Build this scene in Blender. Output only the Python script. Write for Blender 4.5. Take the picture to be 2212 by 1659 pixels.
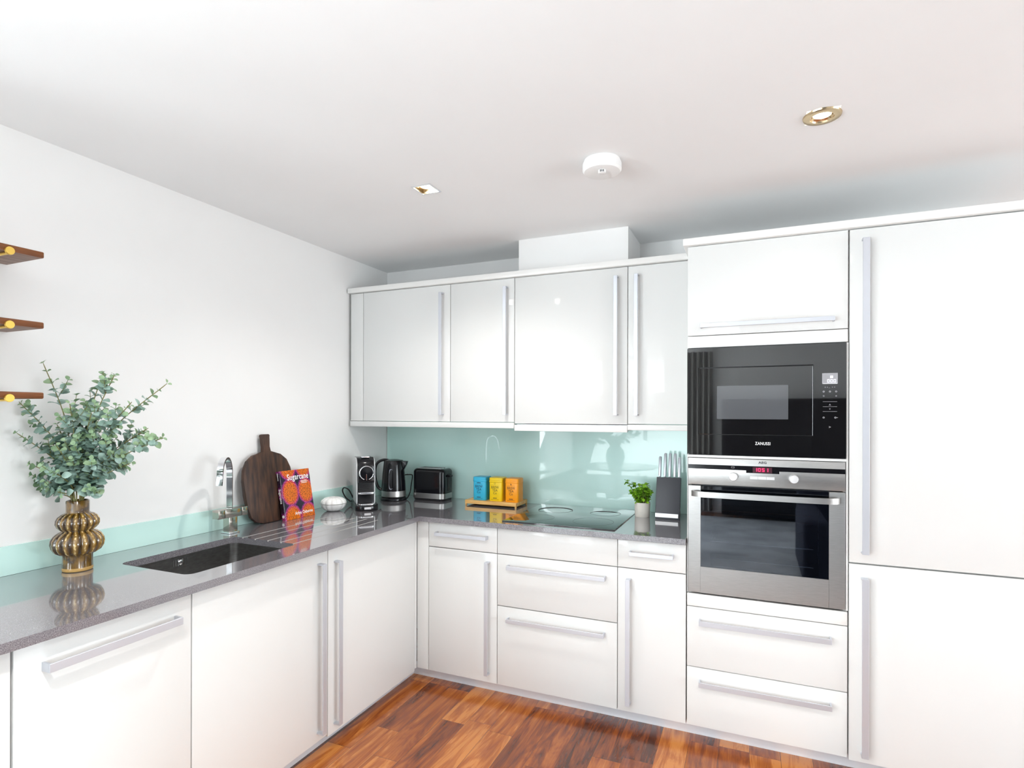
import bpy, bmesh, math, random
from mathutils import Vector, Matrix

S = bpy.context.scene
for o_ in list(bpy.data.objects):
    bpy.data.objects.remove(o_)

# ------------------------------------------------------------------ camera
CAM = Vector((2.2568, -3.1470, 1.4006))
cam_d = bpy.data.cameras.new('camera')
cam_d.sensor_fit = 'HORIZONTAL'
cam_d.sensor_width = 36.0
cam_d.lens = 1220.85 / 2212.0 * 36.0
cam_d.shift_y = (893.12 - 829.5) / 2212.0
cam_d.clip_start = 0.02
cam = bpy.data.objects.new('camera', cam_d)
S.collection.objects.link(cam)
cam.matrix_world = (Matrix.Translation(CAM) @ Matrix.Rotation(0.40445, 4, 'Z')
                    @ Matrix.Rotation(math.pi / 2, 4, 'X') @ Matrix.Rotation(0.00234, 4, 'Z'))
S.camera = cam

# ------------------------------------------------------------------ view, sky, light
S.view_settings.view_transform = 'Standard'
S.view_settings.look = 'None'
S.view_settings.gamma = 1.0
S.view_settings.use_curve_mapping = False
S.view_settings.exposure = 0.31

world = bpy.data.worlds.new('sky')
S.world = world
world.use_nodes = True
wn = world.node_tree.nodes
wn['Background'].inputs[0].default_value = (0.80, 0.91, 1.0, 1)
wn['Background'].inputs[1].default_value = 2.2


def area(name, loc, rot, sx, sy, power, col=(1, 1, 1)):
    l = bpy.data.lights.new(name, 'AREA')
    l.shape = 'RECTANGLE'
    l.size = sx
    l.size_y = sy
    l.energy = power
    l.color = col
    o = bpy.data.objects.new(name, l)
    o.location = loc
    o.rotation_euler = rot
    S.collection.objects.link(o)
    return o


# daylight through the rear windows, plus added side fill (just outside the panes)
R90 = math.pi / 2
UP = math.radians(48)
area('daylight_rear', (0.55, -6.80, 1.1), (R90 + UP, 0, 0), 1.7, 2.1, 92, (0.89, 0.965, 1.0))
area('daylight_rear', (-1.95, -6.80, 1.2), (R90 + UP, 0, 0), 1.4, 1.7, 160, (0.89, 0.965, 1.0))
area('side_fill', (7.80, -2.4, 1.2), (R90 + math.radians(25), 0, R90), 3.0, 1.8, 150, (0.90, 0.97, 1.0))  # added from the right to even out the room light
area('side_fill', (-3.20, -4.6, 1.2), (R90 + UP, 0, -R90), 2.2, 1.7, 330, (0.90, 0.97, 1.0))

# ------------------------------------------------------------------ materials
MAT = {}


def sset(b, k, v):
    if k in b.inputs:
        b.inputs[k].default_value = v


def pbr(name, col, rough=0.5, metal=0.0, coat=0.0, spec=0.5, coat_rough=0.03, **kw):
    m = bpy.data.materials.new(name)
    m.use_nodes = True
    b = m.node_tree.nodes['Principled BSDF']
    sset(b, 'Base Color', (col[0], col[1], col[2], 1))
    sset(b, 'Roughness', rough)
    sset(b, 'Metallic', metal)
    sset(b, 'Coat Weight', coat)
    sset(b, 'Coat Roughness', coat_rough)
    sset(b, 'Specular IOR Level', spec)
    for k, v in kw.items():
        sset(b, k.replace('_', ' '), v)
    MAT[name] = m
    return m


def N(m, t, **kw):
    n = m.node_tree.nodes.new(t)
    for k, v in kw.items():
        setattr(n, k, v)
    return n


def lk(m, a, b):
    m.node_tree.links.new(a, b)


def srgb(r, g, b):
    f = lambda c: (c / 255.0 / 12.92) if c / 255.0 <= 0.04045 else ((c / 255.0 + 0.055) / 1.055) ** 2.4
    return (f(r), f(g), f(b))


def noise_col(name, c1, c2, scale, rough=0.5, detail=4, stretch=(1, 1, 1), lo=0.35, hi=0.65, bump=0, **kw):
    m = pbr(name, c1, rough, **kw)
    b = m.node_tree.nodes['Principled BSDF']
    tc = N(m, 'ShaderNodeTexCoord')
    mp = N(m, 'ShaderNodeMapping')
    mp.inputs['Scale'].default_value = stretch
    nz = N(m, 'ShaderNodeTexNoise')
    nz.inputs['Scale'].default_value = scale
    nz.inputs['Detail'].default_value = detail
    cr = N(m, 'ShaderNodeValToRGB')
    cr.color_ramp.elements[0].position = lo
    cr.color_ramp.elements[1].position = hi
    cr.color_ramp.elements[0].color = (*c1, 1)
    cr.color_ramp.elements[1].color = (*c2, 1)
    lk(m, tc.outputs['Object'], mp.inputs['Vector'])
    lk(m, mp.outputs['Vector'], nz.inputs['Vector'])
    lk(m, nz.outputs['Fac'], cr.inputs['Fac'])
    lk(m, cr.outputs['Color'], b.inputs['Base Color'])
    if bump:
        bp = N(m, 'ShaderNodeBump')
        bp.inputs['Strength'].default_value = bump
        bp.inputs['Distance'].default_value = 0.002
        lk(m, nz.outputs['Fac'], bp.inputs['Height'])
        lk(m, bp.outputs['Normal'], b.inputs['Normal'])
    return m


noise_col('wall_paint', (0.865, 0.86, 0.85), (0.88, 0.875, 0.865), 3.0, 0.75)
noise_col('ceiling_paint', (0.90, 0.905, 0.905), (0.91, 0.915, 0.915), 3.0, 0.85)
pbr('gloss_white', (0.765, 0.770, 0.758), 0.42, coat=0.28, coat_rough=0.05, spec=0.12)
pbr('carcass_white', (0.80, 0.80, 0.78), 0.5)
pbr('cream_trim', (0.86, 0.855, 0.835), 0.32, coat=0.3)
pbr('satin_aluminium', (0.62, 0.64, 0.69), 0.42, metal=0.55)
pbr('plinth_aluminium', (0.78, 0.80, 0.84), 0.38, metal=0.25)
pbr('mint_glass', srgb(206, 240, 233), 0.16, coat=0.55, coat_rough=0.01, spec=0.25)
pbr('chrome', (0.85, 0.86, 0.88), 0.06, metal=1.0)
pbr('antique_chrome', (0.50, 0.47, 0.42), 0.12, metal=1.0)
pbr('brass', (0.85, 0.58, 0.13), 0.30, metal=0.9)
pbr('black_gloss', (0.006, 0.006, 0.008), 0.13, spec=0.4)
pbr('black_glass', (0.004, 0.004, 0.005), 0.03, coat=1.0, coat_rough=0.0, spec=0.7)
pbr('black_satin', (0.012, 0.012, 0.014), 0.35)
pbr('black_rubber', (0.012, 0.012, 0.012), 0.5)
pbr('slate_plastic', (0.035, 0.036, 0.045), 0.45)
pbr('white_plastic', (0.88, 0.88, 0.87), 0.4)
pbr('silver_plastic', (0.75, 0.75, 0.76), 0.35, metal=0.4)
pbr('white_print', (0.85, 0.85, 0.85), 0.5)
pbr('grey_print', (0.38, 0.38, 0.40), 0.5)
pbr('zone_grey', (0.05, 0.055, 0.055), 0.3)
pbr('dark_print', (0.03, 0.03, 0.035), 0.5)
pbr('navy_print', (0.01, 0.05, 0.11), 0.5)
pbr('brown_print', (0.14, 0.05, 0.005), 0.5)
pbr('olive_print', (0.16, 0.12, 0.0), 0.5)
pbr('tin_blue', srgb(52, 178, 214), 0.35)
pbr('tin_yellow', srgb(240, 203, 12), 0.35)
pbr('tin_orange', srgb(250, 160, 10), 0.35)
pbr('hob_glass', (0.012, 0.016, 0.016), 0.035, coat=1.0, coat_rough=0.0, spec=0.8)
pbr('mesh_window', (0.10, 0.105, 0.115), 0.10, metal=0.0, coat=1.0, coat_rough=0.02)
pbr('grey_gauge', (0.25, 0.26, 0.31), 0.15, coat=0.8)
pbr('oven_enamel', (0.02, 0.024, 0.03), 0.35)
pbr('wire_chrome', (0.8, 0.8, 0.8), 0.2, metal=1.0)
pbr('ceramic_white', (0.86, 0.86, 0.84), 0.25, coat=0.5)
pbr('ceramic_cream', (0.72, 0.68, 0.62), 0.45)
pbr('soil', (0.02, 0.012, 0.008), 0.9)
pbr('book_white', (0.9, 0.88, 0.86), 0.5)
pbr('paper', (0.82, 0.78, 0.70), 0.7)
pbr('marble_white', (0.8, 0.8, 0.79), 0.15)
pbr('curtain_fabric', (0.32, 0.31, 0.29), 0.8)
pbr('dark_oak', (0.012, 0.011, 0.012), 0.3)
pbr('lamp_trim_warm', (0.62, 0.48, 0.30), 0.22, metal=1.0)
pbr('window_white', (0.85, 0.85, 0.85), 0.4)
pbr('display_grey', (0.35, 0.35, 0.37), 0.3)
pbr('display_black', (0.06, 0.02, 0.03), 0.2)


def emit(name, col, st):
    m = bpy.data.materials.new(name)
    m.use_nodes = True
    b = m.node_tree.nodes['Principled BSDF']
    sset(b, 'Base Color', (0, 0, 0, 1))
    sset(b, 'Emission Color', (*col, 1))
    sset(b, 'Emission Strength', st)
    MAT[name] = m


emit('bulb_glow', (1.0, 0.86, 0.62), 14)
emit('led_red', (1.0, 0.02, 0.12), 2.2)
emit('led_white', (0.9, 0.92, 1.0), 1.3)

# steel: fine brushed
m = noise_col('brushed_steel', (0.40, 0.39, 0.38), (0.48, 0.47, 0.46), 60, 0.33, stretch=(0.6, 1, 30), metal=1.0)
m.node_tree.nodes['Principled BSDF'].inputs['Anisotropic'].default_value = 0.5
noise_col('sink_steel', (0.26, 0.25, 0.245), (0.34, 0.335, 0.33), 40, 0.33, stretch=(1, 1, 6), metal=1.0)

# quartz worktop with fine flecks
m = pbr('quartz', (0.11, 0.105, 0.108), 0.10, coat=1.0, coat_rough=0.03, spec=0.6, Coat_IOR=1.62)
b = m.node_tree.nodes['Principled BSDF']
tc = N(m, 'ShaderNodeTexCoord')
n1 = N(m, 'ShaderNodeTexNoise'); n1.inputs['Scale'].default_value = 420; n1.inputs['Detail'].default_value = 3
cr = N(m, 'ShaderNodeValToRGB')
cr.color_ramp.elements[0].position = 0.30; cr.color_ramp.elements[0].color = (*srgb(88, 86, 92), 1)
cr.color_ramp.elements[1].position = 0.72; cr.color_ramp.elements[1].color = (*srgb(160, 157, 161), 1)
e = cr.color_ramp.elements.new(0.5); e.color = (*srgb(122, 119, 124), 1)
lk(m, tc.outputs['Object'], n1.inputs['Vector'])
lk(m, n1.outputs['Fac'], cr.inputs['Fac'])
lk(m, cr.outputs['Color'], b.inputs['Base Color'])
pbr('groove_glint', (0.50, 0.49, 0.47), 0.3)  # pale tone paints in the ceiling light the grooves catch

# walnut floor planks running along y
m = pbr('walnut_floor', (0.3, 0.12, 0.04), 0.22, coat=0.35, coat_rough=0.08)
b = m.node_tree.nodes['Principled BSDF']
tc = N(m, 'ShaderNodeTexCoord')
sp = N(m, 'ShaderNodeSeparateXYZ')
cb = N(m, 'ShaderNodeCombineXYZ')
lk(m, tc.outputs['Object'], sp.inputs[0])
lk(m, sp.outputs['Y'], cb.inputs['X']); lk(m, sp.outputs['X'], cb.inputs['Y'])
bk = N(m, 'ShaderNodeTexBrick')
bk.offset = 0.37; bk.offset_frequency = 3; bk.squash = 0.72; bk.squash_frequency = 2
bk.inputs['Color1'].default_value = (0, 0, 0, 1); bk.inputs['Color2'].default_value = (1, 1, 1, 1)
bk.inputs['Mortar'].default_value = (0.5, 0.5, 0.5, 1)
bk.inputs['Scale'].default_value = 1.0
bk.inputs['Mortar Size'].default_value = 0.0008
bk.inputs['Mortar Smooth'].default_value = 0.1
bk.inputs['Bias'].default_value = 0.0
bk.inputs['Brick Width'].default_value = 0.62
bk.inputs['Row Height'].default_value = 0.118
lk(m, cb.outputs[0], bk.inputs['Vector'])
# per-plank offset of the grain
ofs = N(m, 'ShaderNodeVectorMath', operation='MULTIPLY_ADD')
lk(m, bk.outputs['Color'], ofs.inputs[0])
ofs.inputs[1].default_value = (7.3, 13.1, 5.7)
lk(m, tc.outputs['Object'], ofs.inputs[2])
mp = N(m, 'ShaderNodeMapping'); mp.inputs['Scale'].default_value = (7.0, 0.9, 1.0)
lk(m, ofs.outputs[0], mp.inputs['Vector'])
g1 = N(m, 'ShaderNodeTexNoise'); g1.inputs['Scale'].default_value = 2.2; g1.inputs['Detail'].default_value = 7
g1.inputs['Distortion'].default_value = 1.6; g1.inputs['Roughness'].default_value = 0.62
lk(m, mp.outputs[0], g1.inputs['Vector'])
mp2 = N(m, 'ShaderNodeMapping'); mp2.inputs['Scale'].default_value = (60.0, 2.0, 1.0)
lk(m, ofs.outputs[0], mp2.inputs['Vector'])
g2 = N(m, 'ShaderNodeTexNoise'); g2.inputs['Scale'].default_value = 2.5; g2.inputs['Detail'].default_value = 3
lk(m, mp2.outputs[0], g2.inputs['Vector'])
add = N(m, 'ShaderNodeMath', operation='MULTIPLY_ADD')      # tone = brick*0.38 + grain*..
lk(m, bk.outputs['Color'], add.inputs[0]); add.inputs[1].default_value = 0.42
mul = N(m, 'ShaderNodeMath', operation='MULTIPLY'); lk(m, g1.outputs['Fac'], mul.inputs[0]); mul.inputs[1].default_value = 0.95
lk(m, mul.outputs[0], add.inputs[2])
add2 = N(m, 'ShaderNodeMath', operation='MULTIPLY_ADD')
lk(m, g2.outputs['Fac'], add2.inputs[0]); add2.inputs[1].default_value = 0.22
lk(m, add.outputs[0], add2.inputs[2])
cr = N(m, 'ShaderNodeValToRGB')
els = cr.color_ramp.elements
els[0].position = 0.50; els[0].color = (*srgb(62, 26, 10), 1)
els[1].position = 1.02; els[1].color = (*srgb(196, 124, 58), 1)
for p_, c_ in ((0.62, (98, 44, 15)), (0.76, (138, 68, 22)), (0.90, (168, 94, 34))):
    e = els.new(p_); e.color = (*srgb(*c_), 1)
lk(m, add2.outputs[0], cr.inputs['Fac'])
mx = N(m, 'ShaderNodeMixRGB'); mx.blend_type = 'MIX'
mf = N(m, 'ShaderNodeMath', operation='MULTIPLY'); lk(m, bk.outputs['Fac'], mf.inputs[0]); mf.inputs[1].default_value = 0.7
lk(m, mf.outputs[0], mx.inputs['Fac'])
lk(m, cr.outputs['Color'], mx.inputs['Color1']); mx.inputs['Color2'].default_value = (*srgb(50, 24, 12), 1)
lk(m, mx.outputs[0], b.inputs['Base Color'])

# walnut shelf / board / bamboo
noise_col('walnut_shelf', srgb(106, 60, 28), srgb(164, 98, 50), 5, 0.4, stretch=(14, 1, 14), detail=6)
noise_col('shelf_underside_lit', srgb(120, 92, 78), srgb(160, 132, 116), 5, 0.5, stretch=(10, 1, 10))  # paler than the board: light on the underside is put into the colour
noise_col('dark_board_wood', srgb(38, 24, 20), srgb(82, 54, 38), 6, 0.5, stretch=(1, 9, 1.6), detail=6, bump=0.2)
noise_col('bamboo', srgb(214, 160, 84), srgb(236, 192, 122), 6, 0.4, stretch=(1.5, 14, 14), detail=4)

noise_col('rug_wool', (0.42, 0.44, 0.45), (0.66, 0.67, 0.67), 2.4, 0.95, detail=6)

# glazed vase: glaze runs thin and pale on the crests of the ribs, pools dark between them
m = pbr('amber_glaze', srgb(120, 84, 30), 0.12, coat=1.0, coat_rough=0.02)
b = m.node_tree.nodes['Principled BSDF']
tc = N(m, 'ShaderNodeTexCoord'); sp = N(m, 'ShaderNodeSeparateXYZ')
lk(m, tc.outputs['Object'], sp.inputs[0])
at = N(m, 'ShaderNodeMath', operation='ARCTAN2'); lk(m, sp.outputs['Y'], at.inputs[0]); lk(m, sp.outputs['X'], at.inputs[1])
mu = N(m, 'ShaderNodeMath', operation='MULTIPLY'); lk(m, at.outputs[0], mu.inputs[0]); mu.inputs[1].default_value = 8.5
nz = N(m, 'ShaderNodeTexNoise'); nz.inputs['Scale'].default_value = 45; nz.inputs['Detail'].default_value = 4
lk(m, tc.outputs['Object'], nz.inputs['Vector'])
nm_ = N(m, 'ShaderNodeMath', operation='MULTIPLY_ADD'); lk(m, nz.outputs['Fac'], nm_.inputs[0]); nm_.inputs[1].default_value = 1.0; lk(m, mu.outputs[0], nm_.inputs[2])
si = N(m, 'ShaderNodeMath', operation='SINE'); lk(m, nm_.outputs[0], si.inputs[0])
ab = N(m, 'ShaderNodeMath', operation='ABSOLUTE'); lk(m, si.outputs[0], ab.inputs[0])
n2 = N(m, 'ShaderNodeTexNoise'); n2.inputs['Scale'].default_value = 120; n2.inputs['Detail'].default_value = 3
lk(m, tc.outputs['Object'], n2.inputs['Vector'])
ad = N(m, 'ShaderNodeMath', operation='MULTIPLY_ADD'); lk(m, n2.outputs['Fac'], ad.inputs[0]); ad.inputs[1].default_value = 0.45; lk(m, ab.outputs[0], ad.inputs[2])
cr = N(m, 'ShaderNodeValToRGB'); els = cr.color_ramp.elements
els[0].position = 0.22; els[0].color = (*srgb(40, 26, 8), 1)
els[1].position = 1.0; els[1].color = (*srgb(222, 196, 138), 1)
for p_, c_ in ((0.45, (70, 48, 14)), (0.78, (108, 78, 26)), (0.93, (140, 106, 42))):
    e = els.new(p_); e.color = (*srgb(*c_), 1)
dv_ = N(m, 'ShaderNodeMath', operation='MULTIPLY'); lk(m, ad.outputs[0], dv_.inputs[0]); dv_.inputs[1].default_value = 0.78
lk(m, dv_.outputs[0], cr.inputs['Fac'])
mr1 = N(m, 'ShaderNodeMapRange'); mr1.inputs['From Min'].default_value = 0.050; mr1.inputs['From Max'].default_value = 0.062
mr2 = N(m, 'ShaderNodeMapRange'); mr2.inputs['From Min'].default_value = 0.200; mr2.inputs['From Max'].default_value = 0.190
lk(m, sp.outputs['Z'], mr1.inputs['Value']); lk(m, sp.outputs['Z'], mr2.inputs['Value'])
mk = N(m, 'ShaderNodeMath', operation='MULTIPLY'); lk(m, mr1.outputs[0], mk.inputs[0]); lk(m, mr2.outputs[0], mk.inputs[1])
cp2 = N(m, 'ShaderNodeValToRGB')
cp2.color_ramp.elements[0].position = 0.35; cp2.color_ramp.elements[0].color = (*srgb(62, 42, 14), 1)
cp2.color_ramp.elements[1].position = 0.65; cp2.color_ramp.elements[1].color = (*srgb(122, 90, 34), 1)
lk(m, nz.outputs['Fac'], cp2.inputs['Fac'])
mg = N(m, 'ShaderNodeMixRGB'); lk(m, mk.outputs[0], mg.inputs['Fac'])
lk(m, cp2.outputs['Color'], mg.inputs['Color1']); lk(m, cr.outputs['Color'], mg.inputs['Color2'])
lk(m, mg.outputs[0], b.inputs['Base Color'])
pbr('raw_clay', srgb(186, 148, 84), 0.35, coat=0.4)

# leaves
noise_col('eucalyptus_leaf', srgb(112, 142, 126), srgb(178, 204, 194), 22, 0.5, lo=0.35, hi=0.68)
noise_col('eucalyptus_young_leaf', srgb(112, 142, 104), srgb(158, 184, 146), 25, 0.5)
noise_col('stem_green', srgb(110, 104, 58), srgb(132, 128, 76), 20, 0.6)
noise_col('basil_leaf', srgb(74, 140, 26), srgb(158, 206, 52), 40, 0.4, lo=0.3, hi=0.7)

# book cover art: orange and pink rounds on purple
m = pbr('book_cover', (0.5, 0.2, 0.05), 0.25, coat=0.6)
b = m.node_tree.nodes['Principled BSDF']
tc = N(m, 'ShaderNodeTexCoord')
mp = N(m, 'ShaderNodeMapping')
mp.inputs['Scale'].default_value = (0.0, 9.4, 7.7)
mp.inputs['Location'].default_value = (0.0, 0.45, -0.05)
vo = N(m, 'ShaderNodeTexVoronoi'); vo.inputs['Scale'].default_value = 1.0; vo.inputs['Randomness'].default_value = 0.0
lk(m, tc.outputs['Object'], mp.inputs['Vector']); lk(m, mp.outputs[0], vo.inputs['Vector'])
cr = N(m, 'ShaderNodeValToRGB')
els = cr.color_ramp.elements
els[0].position = 0.0; els[0].color = (*srgb(232, 120, 16), 1)
els[1].position = 0.62; els[1].color = (*srgb(40, 16, 48), 1)
for p_, c_ in ((0.34, (240, 118, 24)), (0.44, (230, 84, 70)), (0.50, (176, 56, 150)), (0.55, (60, 22, 62))):
    e = els.new(p_); e.color = (*srgb(*c_), 1)
lk(m, vo.outputs['Distance'], cr.inputs['Fac'])
nz = N(m, 'ShaderNodeTexNoise'); nz.inputs['Scale'].default_value = 160; nz.inputs['Detail'].default_value = 2
lk(m, tc.outputs['Object'], nz.inputs['Vector'])
crn = N(m, 'ShaderNodeValToRGB')
crn.color_ramp.elements[0].position = 0.42; crn.color_ramp.elements[0].color = (0.25, 0.16, 0.12, 1)
crn.color_ramp.elements[1].position = 0.56; crn.color_ramp.elements[1].color = (1, 1, 1, 1)
lk(m, nz.outputs['Fac'], crn.inputs['Fac'])
mm = N(m, 'ShaderNodeMixRGB'); mm.blend_type = 'MULTIPLY'; mm.inputs['Fac'].default_value = 0.75
lk(m, cr.outputs['Color'], mm.inputs['Color1']); lk(m, crn.outputs['Color'], mm.inputs['Color2'])
lk(m, mm.outputs[0], b.inputs['Base Color'])

# tinted oven glass and clear window panes
m = bpy.data.materials.new('oven_glass'); m.use_nodes = True; MAT['oven_glass'] = m
nt = m.node_tree; nt.nodes.remove(nt.nodes['Principled BSDF'])
tr = N(m, 'ShaderNodeBsdfTransparent'); tr.inputs[0].default_value = (0.42, 0.46, 0.52, 1)
gl = N(m, 'ShaderNodeBsdfGlossy'); gl.inputs['Roughness'].default_value = 0.02; gl.inputs[0].default_value = (0.9, 0.93, 1, 1)
mxs = N(m, 'ShaderNodeMixShader'); mxs.inputs[0].default_value = 0.10
lk(m, tr.outputs[0], mxs.inputs[1]); lk(m, gl.outputs[0], mxs.inputs[2])
lk(m, mxs.outputs[0], nt.nodes['Material Output'].inputs[0])
m = bpy.data.materials.new('window_glass'); m.use_nodes = True; MAT['window_glass'] = m
nt = m.node_tree; nt.nodes.remove(nt.nodes['Principled BSDF'])
tr = N(m, 'ShaderNodeBsdfTransparent')
gl = N(m, 'ShaderNodeBsdfGlossy'); gl.inputs['Roughness'].default_value = 0.0
mxs = N(m, 'ShaderNodeMixShader'); mxs.inputs[0].default_value = 0.06
lk(m, tr.outputs[0], mxs.inputs[1]); lk(m, gl.outputs[0], mxs.inputs[2])
lk(m, mxs.outputs[0], nt.nodes['Material Output'].inputs[0])

# ------------------------------------------------------------------ geometry helpers


def wmat(o):
    m_ = Matrix.Identity(4)
    while o is not None:
        m_ = o.matrix_basis @ m_
        o = o.parent
    return m_


def thing(name, label, cat, loc=(0, 0, 0), rotz=0.0, group=None, rot=None):
    o = bpy.data.objects.new(name, None)
    o.empty_display_size = 0.05
    S.collection.objects.link(o)
    o.location = loc
    o.rotation_euler = rot if rot else (0, 0, rotz)
    o['label'] = label
    o['category'] = cat
    if group:
        o['group'] = group
    return o


def tag(o, label, cat, group=None):
    o['label'] = label
    o['category'] = cat
    if group:
        o['group'] = group
    return o


class MB:
    def __init__(s):
        s.bm = bmesh.new()

    def box(s, x0, x1, y0, y1, z0, z1, bev=0.0, seg=2, mi=0):
        bm = s.bm
        v = [bm.verts.new((x, y, z)) for x in (x0, x1) for y in (y0, y1) for z in (z0, z1)]
        F = [(0, 1, 3, 2), (4, 6, 7, 5), (0, 4, 5, 1), (2, 3, 7, 6), (0, 2, 6, 4), (1, 5, 7, 3)]
        fs = [bm.faces.new([v[i] for i in f]) for f in F]
        for f in fs:
            f.material_index = mi
        if bev > 0:
            es = set()
            for f in fs:
                es.update(f.edges)
            r = bmesh.ops.bevel(bm, geom=list(es), offset=bev, segments=seg, profile=0.5, affect='EDGES')
            for f in r['faces']:
                f.material_index = mi
        return s

    def loops(s, rings, close=True, cap0=True, cap1=True, mi=0):
        bm = s.bm
        R = [[bm.verts.new(p) for p in r] for r in rings]
        n = len(R[0])
        for a, b_ in zip(R[:-1], R[1:]):
            for i in range(n if close else n - 1):
                j = (i + 1) % n
                try:
                    f = bm.faces.new((a[i], a[j], b_[j], b_[i]))
                    f.material_index = mi
                except ValueError:
                    pass
        if cap0 and close:
            f = bm.faces.new(R[0][::-1]); f.material_index = mi
        if cap1 and close:
            f = bm.faces.new(R[-1]); f.material_index = mi
        return s

    def lathe(s, prof, c=(0, 0, 0), seg=32, axis='Z', lobes=0, amp=0.0, mi=0, cap0=True, cap1=True):
        rings = []
        for pr in prof:
            r, h = pr[0], pr[1]
            am = pr[2] if len(pr) > 2 else 0.0
            ring = []
            for i in range(seg):
                t = 2 * math.pi * i / seg
                rr = r
                if lobes:
                    rr = r * (1 - am * (1 - abs(math.sin(lobes * t / 2)) ** 0.6))
                a, b_ = rr * math.cos(t), rr * math.sin(t)
                if axis == 'Z':
                    p = (c[0] + a, c[1] + b_, c[2] + h)
                elif axis == 'Y':
                    p = (c[0] + a, c[1] + h, c[2] - b_)
                else:
                    p = (c[0] + h, c[1] + a, c[2] + b_)
                ring.append(p)
            rings.append(ring)
        return s.loops(rings, True, cap0, cap1, mi)

    def prism(s, pts, axis, a0, a1, bev=0.0, mi=0, seg=2):
        """pts: 2D outline; axis 'X': (y,z), 'Y': (x,z), 'Z': (x,y)"""
        def P(p, a):
            return {'X': (a, p[0], p[1]), 'Y': (p[0], a, p[1]), 'Z': (p[0], p[1], a)}[axis]
        bm = s.bm
        A = [bm.verts.new(P(p, a0)) for p in pts]
        B = [bm.verts.new(P(p, a1)) for p in pts]
        n = len(pts)
        fs = [bm.faces.new(A[::-1]), bm.faces.new(B)]
        for i in range(n):
            j = (i + 1) % n
            fs.append(bm.faces.new((A[i], A[j], B[j], B[i])))
        for f in fs:
            f.material_index = mi
        if bev > 0:
            es = list(fs[0].edges) + list(fs[1].edges)
            r = bmesh.ops.bevel(bm, geom=es, offset=bev, segments=seg, profile=0.5, affect='EDGES')
            for f in r['faces']:
                f.material_index = mi
        return s

    def tube(s, pts, r, seg=8, mi=0, smooth_n=0, flat=1.0):
        P = [Vector(p) for p in pts]
        if smooth_n:
            P = spline(P, smooth_n)
        rings = []
        up = Vector((0, 0, 1))
        prev = None
        for i, p in enumerate(P):
            t = (P[min(i + 1, len(P) - 1)] - P[max(i - 1, 0)]).normalized()
            if prev is None:
                ref = up if abs(t.dot(up)) < 0.9 else Vector((1, 0, 0))
                n = t.cross(ref).normalized()
            else:
                n = (prev - t * prev.dot(t)).normalized()
            prev = n
            b_ = t.cross(n)
            rr = r[i * (len(r) - 1) // max(1, len(P) - 1)] if isinstance(r, (list, tuple)) else r
            rings.append([p + n * rr * math.cos(2 * math.pi * k / seg) + b_ * rr * flat * math.sin(2 * math.pi * k / seg)
                          for k in range(seg)])
        return s.loops(rings, True, True, True, mi)

    def ribbon(s, pts, side, w, th, mi=0):
        """flat strip: centreline pts, 'side' vector gives the width direction"""
        P = [Vector(p) for p in pts]
        sd = Vector(side).normalized()
        rings = []
        for i, p in enumerate(P):
            t = (P[min(i + 1, len(P) - 1)] - P[max(i - 1, 0)]).normalized()
            n = sd.cross(t).normalized()
            rings.append([p + sd * w / 2 + n * th / 2, p - sd * w / 2 + n * th / 2,
                          p - sd * w / 2 - n * th / 2, p + sd * w / 2 - n * th / 2])
        return s.loops(rings, True, True, True, mi)

    def build(s, name, mats, parent=None, local=False, smooth=35, label=None, kind=None, recalc=True):
        bm = s.bm
        if recalc:
            bmesh.ops.recalc_face_normals(bm, faces=bm.faces[:])
        if parent is not None and not local:
            bmesh.ops.transform(bm, matrix=wmat(parent).inverted(), verts=bm.verts[:])
        me = bpy.data.meshes.new(name)
        for f in bm.faces:
            f.smooth = smooth > 0
        for e_ in bm.edges:
            if len(e_.link_faces) == 2:
                if e_.calc_face_angle(0) > math.radians(smooth):
                    e_.smooth = False
        bm.to_mesh(me)
        bm.free()
        if not isinstance(mats, (list, tuple)):
            mats = [mats]
        for m_ in mats:
            me.materials.append(MAT[m_])
        o = bpy.data.objects.new(name, me)
        S.collection.objects.link(o)
        if parent is not None:
            o.parent = parent
        if label:
            o['label'] = label
        if kind:
            o['kind'] = kind
        return o


def spline(P, n):
    out = []
    for i in range(len(P) - 1):
        p0 = P[max(i - 1, 0)]; p1 = P[i]; p2 = P[i + 1]; p3 = P[min(i + 2, len(P) - 1)]
        for k in range(n):
            t = k / n
            out.append(0.5 * ((2 * p1) + (-p0 + p2) * t + (2 * p0 - 5 * p1 + 4 * p2 - p3) * t * t
                              + (-p0 + 3 * p1 - 3 * p2 + p3) * t ** 3))
    out.append(P[-1].copy())
    return out


def rrect(x0, x1, y0, y1, r, n=5):
    pts = []
    for cx, cy, a0 in ((x1 - r, y1 - r, 0), (x0 + r, y1 - r, 90), (x0 + r, y0 + r, 180), (x1 - r, y0 + r, 270)):
        for k in range(n + 1):
            a = math.radians(a0 + 90 * k / n)
            pts.append((cx + r * math.cos(a), cy + r * math.sin(a)))
    return pts


def struct(o):
    o['kind'] = 'structure'
    return o


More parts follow.
